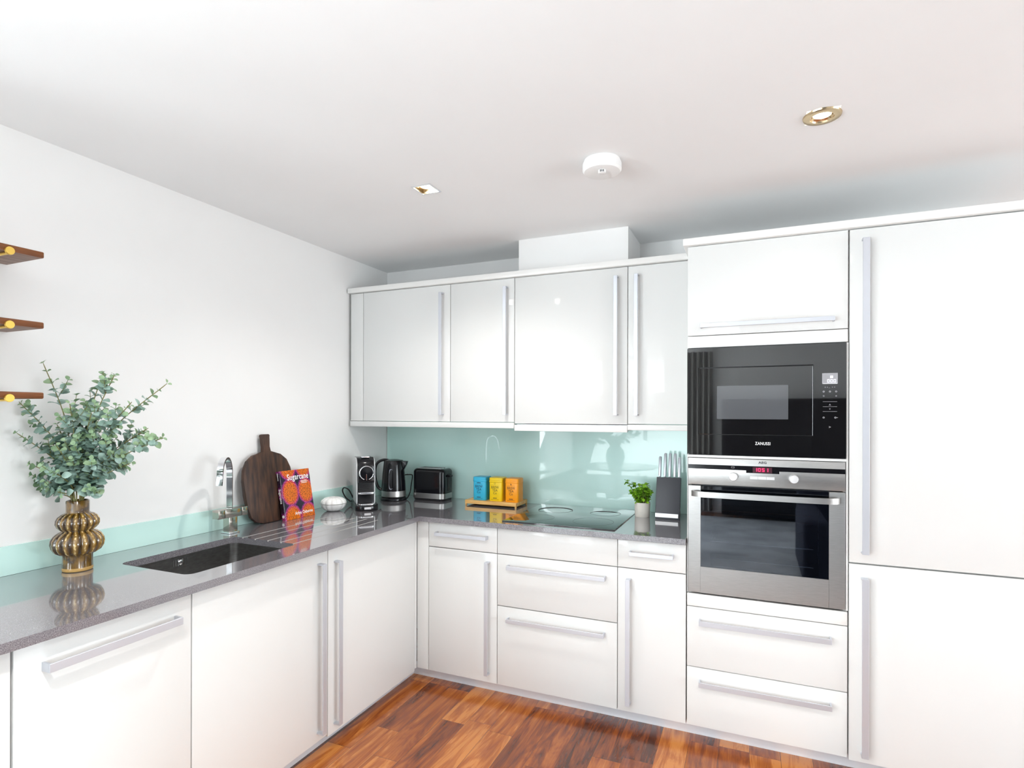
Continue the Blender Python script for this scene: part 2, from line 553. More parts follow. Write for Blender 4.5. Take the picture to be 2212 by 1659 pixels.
def lettering(lines, name, mat, parent, frame, depth=0.0005, extra=None, label=None):
    """lines: (text, size, u, v, align, bold, xscale); frame: Matrix mapping (u,v,n) to world"""
    bm = bmesh.new()
    for ln in lines:
        txt, size, u, v, al, bold = ln[:6]
        xs = ln[6] if len(ln) > 6 else 1.0
        cu = bpy.data.curves.new('t', 'FONT')
        cu.body = txt
        cu.size = size
        cu.align_x = al
        cu.offset = bold
        cu.space_character = 1.06
        cu.extrude = depth
        cu.resolution_u = 3
        to = bpy.data.objects.new('t', cu)
        S.collection.objects.link(to)
        dg = bpy.context.evaluated_depsgraph_get()
        me = bpy.data.meshes.new_from_object(to.evaluated_get(dg))
        tmp = bmesh.new()
        tmp.from_mesh(me)
        bmesh.ops.transform(tmp, matrix=frame @ Matrix.Translation((u, v, 0)) @ Matrix.Diagonal((xs, 1, 1, 1)), verts=tmp.verts[:])
        tmp.to_mesh(me)
        tmp.free()
        bm.from_mesh(me)
        bpy.data.objects.remove(to)
        bpy.data.curves.remove(cu)
        bpy.data.meshes.remove(me)
    mb = MB()
    mb.bm.free()
    mb.bm = bm
    if extra:
        for (u0, u1, v0, v1) in extra:
            vs = []
            for n_ in (0, depth):
                for (a, b_) in ((u0, v0), (u1, v0), (u1, v1), (u0, v1)):
                    vs.append(bm.verts.new(frame @ Vector((a, b_, n_))))
            for f in ((3, 2, 1, 0), (4, 5, 6, 7), (0, 1, 5, 4), (1, 2, 6, 5), (2, 3, 7, 6), (3, 0, 4, 7)):
                bm.faces.new([vs[i] for i in f])
    return mb.build(name, mat, parent, smooth=0, recalc=False, label=label)


def frame_front(y):     # faces -y (towards the room from the back wall)
    return Matrix(((1, 0, 0, 0), (0, 0, -1, y), (0, 1, 0, 0), (0, 0, 0, 1)))


# ------------------------------------------------------------------ room shell
ZC = 2.338
WT = 0.864
XR, YR, XL = 7.6, -6.6, -3.0


def wall_with_holes(name, mat, axis, pos, thick, a0, a1, z0, z1, holes):
    """axis 'Y': wall plane at y=pos spanning x; 'X': at x=pos spanning y. thick signed outward"""
    mb = MB()
    p0, p1 = sorted((pos, pos + thick))

    def bx(a, b_, c, d):
        if b_ - a < 1e-4 or d - c < 1e-4:
            return
        if axis == 'Y':
            mb.box(a, b_, p0, p1, c, d)
        else:
            mb.box(p0, p1, a, b_, c, d)
    cur = a0
    for (h0, h1, hz0, hz1) in sorted(holes):
        bx(cur, h0, z0, z1)
        bx(h0, h1, z0, hz0)
        bx(h0, h1, hz1, z1)
        cur = h1
    bx(cur, a1, z0, z1)
    return struct(mb.build(name, mat, smooth=0))


struct(MB().box(XL, XR, YR, 0.0, -0.10, 0.0).build('floor', 'walnut_floor', smooth=0))
# ceiling, with openings where the two downlights sit
DL1 = (0.995, -1.117)      # square one
DL2 = (2.452, -1.131)      # round one
sq = 0.042


DLR = [DL2, (1.5, -2.9), (2.6, -2.75)]      # round ones; the last two are unseen, added to brighten corner and floor
HOLES = [(DL1[0], DL1[1], sq)] + [(x, y, 0.047) for x, y in DLR]


def ceiling():
    mb = MB()
    xs, ys = {XL, XR}, {YR, 0.0}
    for hx, hy, h in HOLES:
        xs |= {round(hx - h, 5), round(hx + h, 5)}
        ys |= {round(hy - h, 5), round(hy + h, 5)}
    xs, ys = sorted(xs), sorted(ys)
    for i in range(len(xs) - 1):
        for j in range(len(ys) - 1):
            cx, cy = (xs[i] + xs[i + 1]) / 2, (ys[j] + ys[j + 1]) / 2
            if any(abs(cx - hx) < h and abs(cy - hy) < h for hx, hy, h in HOLES):
                continue
            mb.bm.faces.new([mb.bm.verts.new(p) for p in
                             ((xs[i], ys[j], ZC), (xs[i], ys[j + 1], ZC), (xs[i + 1], ys[j + 1], ZC), (xs[i + 1], ys[j], ZC))])
    bmesh.ops.remove_doubles(mb.bm, verts=mb.bm.verts[:], dist=1e-5)
    r = bmesh.ops.extrude_face_region(mb.bm, geom=mb.bm.faces[:])
    bmesh.ops.translate(mb.bm, vec=(0, 0, 0.12), verts=[v for v in r['geom'] if isinstance(v, bmesh.types.BMVert)])
    return struct(mb.build('ceiling', 'ceiling_paint', smooth=0))


ceiling()
struct(MB().box(-0.12, XR + 0.12, 0.0, 0.12, 0, ZC).build('wall_back', 'wall_paint', smooth=0))
struct(MB().box(-0.12, 0.0, -2.95, 0.0, 0, ZC).build('wall_left', 'wall_paint', smooth=0))
wall_with_holes('wall_far_left', 'wall_paint', 'X', XL, -0.12, YR, -2.83, 0, ZC, [(-5.7, -3.5, 0.5, 2.15)])
struct(MB().box(XL, -0.12, -2.95, -2.83, 0, ZC).build('wall_partition', 'wall_paint', smooth=0))
wall_with_holes('wall_right', 'wall_paint', 'X', XR, 0.12, YR, 0.0, 0, ZC, [(-3.9, -0.9, 0.4, 2.2)])
W_REAR = [(-2.65, -1.22, 0.45, 2.15), (-0.3, 1.4, 0.02, 2.2)]
wall_with_holes('wall_rear', 'wall_paint', 'Y', YR, -0.12, XL, XR, 0, ZC, W_REAR)
# boxing for the extractor duct above the wall cabinets
struct(MB().box(1.085, 1.677, -0.321, -0.0, 2.150, ZC).build('trim_1', 'wall_paint', smooth=0))


def window(idx, axis, pos, a0, a1, z0, z1, bars):
    mb = MB()
    t0, t1 = pos - 0.03, pos + 0.03
    w = 0.05

    def bx(a, b_, c, d):
        if axis == 'Y':
            mb.box(a, b_, t0, t1, c, d)
        else:
            mb.box(t0, t1, a, b_, c, d)
    bx(a0, a0 + w, z0, z1); bx(a1 - w, a1, z0, z1)
    bx(a0 + w, a1 - w, z0, z0 + w); bx(a0 + w, a1 - w, z1 - w, z1)
    for k in range(1, bars):
        c = a0 + (a1 - a0) * k / bars
        bx(c - 0.03, c + 0.03, z0 + w, z1 - w)
    fr = struct(mb.build('window_%d' % idx, 'window_white', smooth=0))
    g_ = MB()
    if axis == 'Y':
        g_.box(a0 + w, a1 - w, pos - 0.003, pos + 0.003, z0 + w, z1 - w)
    else:
        g_.box(pos - 0.003, pos + 0.003, a0 + w, a1 - w, z0 + w, z1 - w)
    g_.build('pane', 'window_glass', fr, smooth=0)


window(1, 'Y', YR - 0.06, -2.65, -1.22, 0.45, 2.15, 2)
window(2, 'Y', YR - 0.06, -0.3, 1.4, 0.02, 2.2, 2)
window(3, 'X', XR + 0.06, -3.9, -0.9, 0.4, 2.2, 3)  # unseen opening, added to let in the right-hand fill
window(4, 'X', XL - 0.06, -5.7, -3.5, 0.5, 2.15, 2)

# plinths
struct(MB().box(0.5606, 0.5766, -2.6, -0.555, 0.0, 0.060).build('baseboard_left', 'plinth_aluminium', smooth=0))
struct(MB().box(0.5766, 3.20, -0.555, -0.539, 0.0, 0.060).build('baseboard_back', 'plinth_aluminium', smooth=0))

# ------------------------------------------------------------------ kitchen cabinets
D = 0.605        # door front plane, back run
DLX = 0.6266     # door front plane, left run
EY = 0.392       # door front plane, wall cabinets
G = 0.0015


def handle_b(parent, x0, x1, z0, z1, plane):
    """flat bent-strip handle on a back-run front (plane = y of the door face)"""
    mb = MB()
    w = 0.006
    p = 0.034
    mb.box(x0, x1, -plane - p, -plane - p + w, z0, z1, 0.0008, 1)
    if (x1 - x0) > (z1 - z0):
        mb.box(x0, x0 + w, -plane - p + w, -plane + 0.001, z0, z1)
        mb.box(x1 - w, x1, -plane - p + w, -plane + 0.001, z0, z1)
    else:
        mb.box(x0, x1, -plane - p + w, -plane + 0.001, z0, z0 + w)
        mb.box(x0, x1, -plane - p + w, -plane + 0.001, z1 - w, z1)
    return mb.build('handle', 'satin_aluminium', parent, label='long flat satin aluminium bar handle')


def handle_l(parent, y0, y1, z0, z1):
    mb = MB()
    w = 0.006
    p = 0.034
    X = DLX
    mb.box(X + p - w, X + p, y0, y1, z0, z1, 0.0008, 1)
    if (y1 - y0) > (z1 - z0):
        mb.box(X - 0.001, X + p - w, y0, y0 + w, z0, z1)
        mb.box(X - 0.001, X + p - w, y1 - w, y1, z0, z1)
    else:
        mb.box(X - 0.001, X + p - w, y0, y1, z0, z0 + w)
        mb.box(X - 0.001, X + p - w, y0, y1, z1 - w, z1)
    return mb.build('handle', 'satin_aluminium', parent, label='long flat satin aluminium bar handle')


def front(parent, name, x0, x1, z0, z1, plane=D, mat='gloss_white', th=0.019, gap=G):
    return MB().box(x0 + gap, x1 - gap, -plane, -plane + th, z0, z1, 0.0015, 2).build(name, mat, parent)


def carcass_b(parent, x0, x1, yb, yf, z0, z1, shelves=(), back=True, top=True, mat='carcass_white'):
    """open-fronted cabinet box of 18 mm panels"""
    mb = MB()
    t = 0.016
    e = 0.0006
    mb.box(x0 + e, x0 + t, yf, yb, z0, z1)
    mb.box(x1 - t, x1 - e, yf, yb, z0, z1)
    mb.box(x0 + t, x1 - t, yf, yb, z0, z0 + t)
    if top:
        mb.box(x0 + t, x1 - t, yf, yb, z1 - t, z1)
    for zz in shelves:
        mb.box(x0 + t, x1 - t, yf, yb, zz - 0.004, zz + 0.004)
    if back:
        mb.box(x0 + t, x1 - t, yb - 0.006, yb, z0 + t, z1 - t)
    return mb.build('body', mat, parent, smooth=0)


CB, CF = -0.012, -D + 0.021
ZB = 0.0615

# --- left run (doors face +x)
t = thing('end_panel', 'white end panel at the far left of the sink run, left of the dishwasher front', 'panel', (0.3, -2.42, 0))
MB().box(0.02, DLX - 0.002, -2.62, -2.3765, 0.0615, 0.8375, 0.001).build('panel', 'gloss_white', t)

t = thing('dishwasher', 'built-in dishwasher behind a white front with horizontal bar handle, below the vase', 'dishwasher', (0.3, -2.138, 0))
MB().box(0.03, DLX - 0.022, -2.371, -1.906, 0.062, 0.835).build('body', 'carcass_white', t, smooth=0)
d = MB().box(DLX - 0.019, DLX, -2.3735 + 0.002, -1.903 - 0.003, ZB, 0.829, 0.0015).build('door', 'gloss_white', t)
handle_l(d, -2.313, -1.957, 0.756, 0.778)

t = thing('sink_cabinet', 'wide white base cabinet under the sink with tall vertical handle at its right', 'cabinet', (0.3, -1.593, 0))
mb = MB()
mb.box(0.02, DLX - 0.022, -1.9025, -1.8885, 0.0615, 0.8375)
mb.box(0.02, DLX - 0.022, -1.298, -1.2845, 0.0615, 0.8375)
mb.box(0.02, DLX - 0.022, -1.8885, -1.298, 0.0615, 0.0775)
mb.build('body', 'carcass_white', t, smooth=0)
d = MB().box(DLX - 0.019, DLX, -1.903 + 0.001, -1.2836 - 0.002, ZB, 0.829, 0.0015).build('door', 'gloss_white', t)
handle_l(d, -1.347, -1.327, 0.095, 0.787)

t = thing('corner_base_cabinet', 'white base cabinet in the inner corner, handle near its left edge', 'cabinet', (0.3, -0.94, 0))
mb = MB()
mb.box(0.02, DLX - 0.022, -1.282, -1.268, 0.0615, 0.8375)
mb.box(0.02, DLX - 0.022, -1.268, -0.61, 0.0615, 0.0775)
mb.box(0.02, 0.034, -1.268, -0.61, 0.0775, 0.8375)
mb.build('body', 'carcass_white', t, smooth=0)
d = MB().box(DLX - 0.019, DLX, -1.2836 + 0.002, -0.627, 0.050, 0.829, 0.0015).build('door', 'gloss_white', t)
handle_l(d, -1.248, -1.228, 0.086, 0.776)
MB().box(DLX - 0.019, DLX, -0.6255, -0.607, ZB, 0.8375, 0.001).build('filler_strip', 'gloss_white', t)

# --- back run base units
X0, X1, X2, X3 = 0.6975, 1.0914, 1.6902, 1.9894
t = thing('base_cabinet', 'narrow white base cabinet next to the inner corner, one drawer over a door', 'cabinet', (0.86, -0.3, 0))
carcass_b(t, X0 - 0.06, X1, CB, CF, 0.0615, 0.8375)
MB().box(DLX + 0.0005, X0 - G, -D, -D + 0.019, ZB, 0.8375, 0.001).build('filler_strip', 'gloss_white', t)
d = front(t, 'drawer', X0, X1, 0.7085, 0.832)
handle_b(d, 0.749, 1.041, 0.772, 0.789, D)
d = front(t, 'door', X0, X1, ZB, 0.7045)
handle_b(d, 1.034, 1.052, 0.105, 0.664, D)

t = thing('hob_drawer_cabinet', 'wide white base cabinet under the hob with two deep drawers', 'cabinet', (1.39, -0.3, 0))
carcass_b(t, X1, X2, CB, CF, 0.0615, 0.8375, top=False)
front(t, 'fixed_front', X1, X2, 0.7085, 0.832)
d = front(t, 'drawer', X1, X2, 0.4535, 0.7045)
handle_b(d, 1.152, 1.637, 0.641, 0.660, D)
d = front(t, 'drawer', X1, X2, ZB, 0.4495)
handle_b(d, 1.150, 1.634, 0.383, 0.402, D)

t = thing('base_cabinet', 'narrow white base cabinet between the hob drawers and the oven tower', 'cabinet', (1.84, -0.3, 0))
carcass_b(t, X2, X3, CB, CF, 0.0615, 0.8375)
d = front(t, 'drawer', X2, X3, 0.7085, 0.832)
handle_b(d, 1.748, 1.937, 0.770, 0.787, D)
d = front(t, 'door', X2, X3, ZB, 0.7045)
handle_b(d, 1.732, 1.751, 0.100, 0.662, D)

# --- oven tower
A0, A1 = 1.9914, 2.5914
t = thing('oven_tower_cabinet', 'tall white cabinet tower housing the microwave and oven, lift-up flap above, two drawers below', 'cabinet', (2.29, -0.3, 0))
carcass_b(t, A0, 2.5962, CB, CF, 0.0615, 2.1185, shelves=(0.622, 1.2199, 1.70))
MB().box(A0 + 0.001, A0 + 0.0035, -D + 0.004, -D + 0.021, 0.633, 1.681).build('side_strip', 'gloss_white', t)
MB().box(A1 - 0.003, 2.5955, -D + 0.002, -D + 0.021, 0.633, 1.681).build('side_strip', 'gloss_white', t)
fl = front(t, 'flap', A0, A1 + 0.004, 1.7362, 2.1195)
handle_b(fl, 2.046, 2.546, 1.765, 1.783, D)
front(t, 'rail', A0, A1 + 0.004, 1.684, 1.7335, plane=D - 0.001, mat='cream_trim')
front(t, 'rail', A0, A1 + 0.004, 1.2145, 1.2255, plane=D - 0.003, mat='cream_trim')
front(t, 'rail', A0, A1 + 0.004, 0.5745, 0.628, plane=D - 0.001, mat='cream_trim')
d = front(t, 'drawer', A0, A1 + 0.004, 0.3155, 0.5715)
handle_b(d, 2.044, 2.538, 0.503, 0.524, D)
d = front(t, 'drawer', A0, A1 + 0.004, ZB, 0.3125)
handle_b(d, 2.044, 2.539, 0.243, 0.264, D)

# --- fridge housing
t = thing('fridge_cabinet', 'tallest white cabinet at the far right with two plain doors and long vertical handles', 'cabinet', (2.9, -0.3, 0))
carcass_b(t, 2.5972, 3.2, CB, CF, 0.0615, 2.1185, shelves=(0.82,))
d = front(t, 'door', 2.5972, 3.2, 0.8255, 2.1175, plane=D + 0.003)
handle_b(d, 2.638, 2.661, 0.865, 2.075, D + 0.003)
d = front(t, 'door', 2.5972, 3.2, ZB - 0.006, 0.8195, plane=D + 0.003)
handle_b(d, 2.638, 2.661, 0.088, 0.771, D + 0.003)
MB().box(3.2012, 3.222, -D - 0.003, -0.012, 0.0, 2.1195).build('side_panel', 'gloss_white', t)

# --- wall cabinets
ZWB, ZWT = 1.3545, 2.1175
WX = [0.1102, 0.7036, 1.0914, 1.6904, 1.9896]


def wall_cab(x0, x1, zb, label, h, extra=None):
    t = thing('wall_cabinet', label, 'cabinet', ((x0 + x1) / 2, -0.2, zb), group='gloss white wall cabinets')
    xx0 = x0 if extra is None else extra
    carcass_b(t, xx0, x1, -0.012, -EY + 0.021, zb, ZWT)
    if extra is not None:
        MB().box(extra, x0 - G, -EY, -EY + 0.019, zb, ZWT, 0.001).build('filler_strip', 'gloss_white', t)
    d = front(t, 'door', x0, x1, zb, ZWT, plane=EY)
    handle_b(d, h - 0.009, h + 0.009, 1.392, 2.073, EY)
    return t


wall_cab(WX[0], WX[1], ZWB, 'wide white wall cabinet nearest the left wall', 0.654, extra=0.018)
wall_cab(WX[1], WX[2], ZWB, 'narrow white wall cabinet left of the extractor hood cabinet', 1.045)
wall_cab(WX[2], WX[3], 1.3477, 'wide white wall cabinet over the hob with the extractor beneath', 1.636)
wall_cab(WX[3], WX[4], ZWB - 0.004, 'narrow white wall cabinet touching the oven tower', 1.735)

c = MB().box(0.008, 1.9896, -0.412, -0.02, 2.1205, 2.1495, 0.002).build('cornice', 'cream_trim')
tag(c, 'long white cornice board lying along the top of the wall cabinets', 'cornice')
c = MB().box(1.975, 3.235, -0.625, -0.014, 2.1225, 2.1525, 0.002).build('cornice', 'cream_trim')
tag(c, 'thick white cornice board on top of the oven tower and fridge cabinet', 'cornice')
c = MB().box(0.018, 1.090, -0.398, -0.378, 1.3215, 1.3515, 0.0015).build('light_rail', 'gloss_white')
tag(c, 'white light rail strip under the two left wall cabinets', 'rail')
c = MB().box(1.6915, 1.9896, -0.398, -0.378, 1.3205, 1.3475, 0.0015).build('light_rail', 'gloss_white')
tag(c, 'short white light rail strip under the wall cabinet by the oven tower', 'rail')
t = thing('extractor_hood', 'slim pull-out extractor hood strip under the wall cabinet over the hob', 'extractor', (1.39, -0.3, 1.31))
MB().box(1.0925, 1.6895, -0.396, -0.376, 1.3092, 1.3405, 0.0015).build('front_strip', 'cream_trim', t)
MB().box(1.0945, 1.6875, -0.374, -0.03, 1.3160, 1.3440).build('body', 'silver_plastic', t, smooth=0)

# ------------------------------------------------------------------ worktops, glass, sink, tap
SX0, SX1, SY0, SY1 = 0.185, 0.541, -1.852, -1.367


def plate_with_hole(outer, hole, z0, z1):
    bm = bmesh.new()
    eds = []
    for pts in (outer, hole):
        vs = [bm.verts.new((p[0], p[1], z1)) for p in pts]
        for i in range(len(vs)):
            eds.append(bm.edges.new((vs[i], vs[(i + 1) % len(vs)])))
    bmesh.ops.triangle_fill(bm, use_beauty=True, use_dissolve=False, edges=eds)
    r = bmesh.ops.extrude_face_region(bm, geom=bm.faces[:])
    bmesh.ops.translate(bm, vec=(0, 0, z0 - z1), verts=[v for v in r['geom'] if isinstance(v, bmesh.types.BMVert)])
    mb = MB(); mb.bm.free(); mb.bm = bm
    return mb


wt = plate_with_hole([(0.0, -2.62), (0.6569, -2.62), (0.6569, -0.6352), (0.0, -0.6352)],
                     rrect(SX0, SX1, SY0, SY1, 0.03), 0.8385, WT).build('worktop', ['quartz', 'groove_glint'], smooth=0)
# drainer grooves cut into the stone
cut = MB()
for i, (gx, ln) in enumerate(((0.237, -0.80), (0.309, -0.80), (0.381, -0.80), (0.453, -0.80), (0.522, -0.80))):
    pts = [(gx - 0.0045, WT + 0.004), (gx - 0.0035, WT - 0.0018), (gx, WT - 0.0028), (gx + 0.0035, WT - 0.0018), (gx + 0.0045, WT + 0.004)]
    A = [(p[0], SY1 - 0.02, p[1] - 0.0016) for p in pts]
    B = [(p[0], ln, p[1] + 0.0012) for p in pts]
    cut.loops([A, B], True, True, True)
cuto = cut.build('cut', 'groove_glint')
md = wt.modifiers.new('b', 'BOOLEAN')
md.operation = 'DIFFERENCE'
md.object = cuto
md.solver = 'EXACT'
try:
    md.material_mode = 'TRANSFER'
except Exception:
    pass
dg = bpy.context.evaluated_depsgraph_get()
nm = bpy.data.meshes.new_from_object(wt.evaluated_get(dg))
wt.modifiers.clear()
wt.data = nm
bpy.data.objects.remove(cuto)
tag(wt, 'grey quartz worktop along the left wall with sink cut-out and drainer grooves', 'worktop')

o = MB().box(0.0, 1.9896, -0.6347, 0.0, 0.8385, WT, 0.0008, 1).build('worktop', 'quartz')
tag(o, 'grey quartz worktop along the back wall, carrying the hob', 'worktop')
o = MB().box(0.0008, 0.0062, -2.62, -0.008, WT + 0.0003, 0.961, 0.0006, 1).build('glass_upstand', 'mint_glass')
tag(o, 'low mint green glass upstand along the left wall', 'upstand')
o = MB().box(0.0068, 1.989, -0.0068, -0.0008, WT + 0.0003, 1.40, 0.0006, 1).build('glass_splashback', 'mint_glass')
tag(o, 'tall glossy mint green glass splashback on the back wall', 'splashback')

t = thing('sink', 'undermounted rectangular stainless steel sink bowl set in the grey worktop', 'sink', (0.363, -1.61, 0.66))
e = 0.004
rings = []
for (z, ins) in ((0.8375, -0.006), (0.8375, -e), (0.80, -e), (0.69, 0.004), (0.672, 0.012), (0.664, 0.03)):
    rings.append([(p[0], p[1], z) for p in rrect(SX0 + ins, SX1 - ins, SY0 + ins, SY1 - ins, 0.03 + max(0, ins * 0.4), 6)])
mb = MB()
mb.loops(rings, True, False, True)
rings2 = [[(p[0], p[1], z) for p in rrect(SX0 + i_, SX1 - i_, SY0 + i_, SY1 - i_, 0.03, 6)] for (z, i_) in
          ((0.8375, -0.006), (0.69, -0.002), (0.660, 0.03))]
mb.loops(rings2, True, False, True)
mb.build('bowl', 'sink_steel', t, recalc=False)
MB().lathe([(0.0, 0.001), (0.028, 0.001), (0.04, 0.004), (0.044, 0.001)], (0.363, -1.61, 0.664), 24, cap0=False, cap1=False).build('drain', 'chrome', t)
mb = MB()
mb.lathe([(0.010, -0.001), (0.010, 0.004), (0.006, 0.006)], (0.181, -1.615, 0.812), 16, axis='X')
for k in (-3, -2, -1, 1, 2, 3):
    mb.box(0.181, 0.1835, -1.615 + k * 0.0095 - 0.0012, -1.615 + k * 0.0095 + 0.0012, 0.800, 0.824)
mb.build('overflow', 'chrome', t)

# tap
TX, TY = 0.105, -1.318
t = thing('mixer_tap', 'tall chrome mixer tap with square body and curved flat spout behind the sink', 'tap', (TX, TY, WT))
MB().box(TX - 0.028, TX + 0.028, TY - 0.028, TY + 0.028, WT, WT + 0.008, 0.0015).build('base_plate', 'chrome', t)
MB().box(TX - 0.019, TX + 0.019, TY - 0.022, TY + 0.022, WT + 0.008, 0.938, 0.001).build('stem', 'antique_chrome', t)
MB().box(TX - 0.020, TX + 0.020, TY - 0.043, TY + 0.043, 0.936, 0.974, 0.001).build('cross_body', 'antique_chrome', t)
MB().box(TX - 0.020, TX + 0.020, TY - 0.076, TY - 0.0455, 0.936, 0.974, 0.001).build('lever', 'antique_chrome', t)
MB().box(TX - 0.020, TX + 0.020, TY + 0.0455, TY + 0.076, 0.936, 0.974, 0.001).build('lever', 'antique_chrome', t)
dv = Vector((0.07, -0.11, 0)).normalized()
reach = 0.125
pts = []
c0 = Vector((TX - 0.005, TY + 0.0, 0.0))
for z in (0.970, 1.02, 1.07, 1.11):
    pts.append(c0 + Vector((0, 0, z)))
R_ = reach / 2
for k in range(1, 15):
    a = math.pi * k / 15
    pts.append(c0 + dv * (R_ - R_ * math.cos(a)) + Vector((0, 0, 1.125 + 0.077 * math.sin(a) ** 0.9)))
pts.append(c0 + dv * (reach + 0.004) + Vector((0, 0, 1.115)))
pts.append(c0 + dv * (reach + 0.010) + Vector((0, 0, 1.090)))
MB().ribbon(pts, (-dv.y, dv.x, 0), 0.024, 0.009).build('spout', 'chrome', t)

# ------------------------------------------------------------------ hob
t = thing('induction_hob', 'black glass induction hob set in the back worktop', 'hob', (1.385, -0.3, WT))
MB().box(1.108, 1.672, -0.586, -0.020, WT, WT + 0.005, 0.0018).build('glass_plate', 'hob_glass', t)
for (cx, cy, r) in ((1.25, -0.18, 0.095), (1.53, -0.18, 0.08), (1.25, -0.43, 0.075), (1.53, -0.43, 0.10)):
    MB().lathe([(r, 0), (r, 0.0003), (r - 0.0008, 0.0003), (r - 0.0008, 0)], (cx, cy, WT + 0.0051), 48, cap0=False, cap1=False).build('zone_marking', 'zone_grey', t)

# ------------------------------------------------------------------ microwave
t = thing('microwave', 'built-in black glass microwave in the upper slot of the oven tower', 'microwave', (2.29, -0.3, 1.228))
YF = -0.6095
MB().box(A0 + 0.012, A1 - 0.012, -0.584, -0.09, 1.238, 1.672).build('body', 'black_satin', t, smooth=0)
# surround frame as four black glass bars round the door, right one carries the controls
mz0, mz1 = 1.2272, 1.6815
mb = MB()
fx0, fx1 = A0 + 0.0008, A1 - 0.0035
dx0, dx1, dz0, dz1 = 2.0375, 2.474, 1.3125, 1.5985
o = [(fx0, mz0), (fx1, mz0), (fx1, mz1), (fx0, mz1)]
bm = mb.bm
eds = []
for pts in (rrect(fx0, fx1, mz0, mz1, 0.003, 2), [(dx0, dz0), (dx1, dz0), (dx1, dz1), (dx0, dz1)]):
    vs = [bm.verts.new((p[0], YF, p[1])) for p in pts]
    for i in range(len(vs)):
        eds.append(bm.edges.new((vs[i], vs[(i + 1) % len(vs)])))
bmesh.ops.triangle_fill(bm, use_beauty=True, use_dissolve=False, edges=eds)
r = bmesh.ops.extrude_face_region(bm, geom=bm.faces[:])
bmesh.ops.translate(bm, vec=(0, 0.022, 0), verts=[v for v in r['geom'] if isinstance(v, bmesh.types.BMVert)])
mb.build('surround', 'black_glass', t, smooth=20)
d = MB().box(dx0 + 0.0022, dx1 - 0.0022, YF - 0.0012, YF + 0.020, dz0 + 0.002, dz1 - 0.0045, 0.0008, 1).build('door', 'black_glass', t)
MB().box(2.113, 2.384, YF - 0.0018, YF - 0.0010, 1.379, 1.5185).build('window', 'mesh_window', d, smooth=0, label='grey mesh viewing window')
MB().box(2.5045, 2.5585, YF - 0.0008, YF + 0.001, 1.5205, 1.5625).build('display', 'display_grey', t, smooth=0)
FF = frame_front(YF - 0.0009)


def seg_digit(ch, u, v, w, h, th, slant=0.0):
    S_ = {'0': 'abcdef', '1': 'bc', '5': 'afgcd'}[ch]
    R = {'a': (0, w, h - th, h), 'd': (0, w, 0, th), 'g': (0, w, h / 2 - th / 2, h / 2 + th / 2),
         'f': (0, th, h / 2, h), 'b': (w - th, w, h / 2, h), 'e': (0, th, 0, h / 2), 'c': (w - th, w, 0, h / 2)}
    return [(u + R[k][0], u + R[k][1], v + R[k][2], v + R[k][3]) for k in S_]


ex = []
for i, u in enumerate((2.522, 2.5330, 2.5440)):
    ex += seg_digit('0', u, 1.5255, 0.0085, 0.0125, 0.0022)
ex += [(2.532, 2.542, 1.543, 1.552), (2.508, 2.556, 1.5205, 1.5222)]
lettering([], 'digits', 'led_white', t, FF, 0.0004, extra=ex)
ex = [(2.507, 2.556, 1.4495, 1.4505), (2.507, 2.556, 1.4295, 1.4305), (2.507, 2.556, 1.4105, 1.4115)]
lettering([('^', 0.016, 2.5315, 1.430, 'CENTER', 0.0), ('v', 0.011, 2.5315, 1.4185, 'CENTER', 0.0),
           ('* * -  * *', 0.010, 2.5315, 1.502, 'CENTER', 0.0), ('o', 0.013, 2.510, 1.487, 'CENTER', 0.0002),
           ('o', 0.013, 2.5315, 1.487, 'CENTER', 0.0002), ('o', 0.013, 2.553, 1.487, 'CENTER', 0.0002),
           ('o', 0.011, 2.510, 1.470, 'CENTER', 0.0), ('o', 0.010, 2.553, 1.470, 'CENTER', 0.0002),
           ('o', 0.014, 2.510, 1.384, 'CENTER', 0.0002), ('o-', 0.014, 2.553, 1.384, 'CENTER', 0.0002),
           ('>', 0.014, 2.5315, 1.345, 'CENTER', 0.0002)], 'control_markings', 'grey_print', t, FF, 0.0003, extra=ex)
lettering([('ZANUSSI', 0.0175, 2.2905, 1.2735, 'CENTER', 0.0002, 0.80)], 'lettering', 'white_print', t, FF, 0.0003)

# ------------------------------------------------------------------ oven
t = thing('oven', 'built-in stainless steel oven with glass door below the microwave', 'oven', (2.29, -0.3, 0.6335))
oz0, oz1 = 0.6345, 1.2125
ox0, ox1 = A0 + 0.0055, A1 - 0.0060
mb = MB()    # cavity shell
e = 0.012
cx0, cx1, cz0, cz1 = 2.046, 2.534, 0.70, 1.06
mb.box(ox0 + e, cx0, -0.584, -0.10, oz0 + 0.003, oz1 - 0.003)
mb.box(cx1, ox1 - e, -0.584, -0.10, oz0 + 0.003, oz1 - 0.003)
mb.box(cx0, cx1, -0.584, -0.10, oz0 + 0.003, cz0)
mb.box(cx0, cx1, -0.584, -0.10, cz1, oz1 - 0.003)
mb.box(cx0, cx1, -0.14, -0.10, cz0, cz1)
mb.build('body', 'oven_enamel', t, smooth=0)
mb = MB()    # shelf racks
for z in (0.985, 0.955, 0.85, 0.775):
    mb.tube([(cx0 + 0.02, -0.555, z), (cx1 - 0.055, -0.555, z)], 0.0022, 6)
    if z in (0.955, 0.85):
        mb.tube([(cx0 + 0.02, -0.20, z), (cx1 - 0.055, -0.20, z)], 0.0022, 6)
        for k in range(22):
            x = cx0 + 0.03 + k * 0.0182
            mb.tube([(x, -0.555, z), (x, -0.20, z)], 0.0012, 5)
mb.build('racks', 'wire_chrome', t)
mb = MB()
for z in (0.985, 0.93, 0.875, 0.82, 0.765):
    for dz in (0.0, 0.016):
        mb.tube([(cx1 - 0.012, -0.56, z + dz), (cx1 - 0.012, -0.2, z + dz)], 0.0025, 6)
mb.build('side_runners', 'wire_chrome', t)
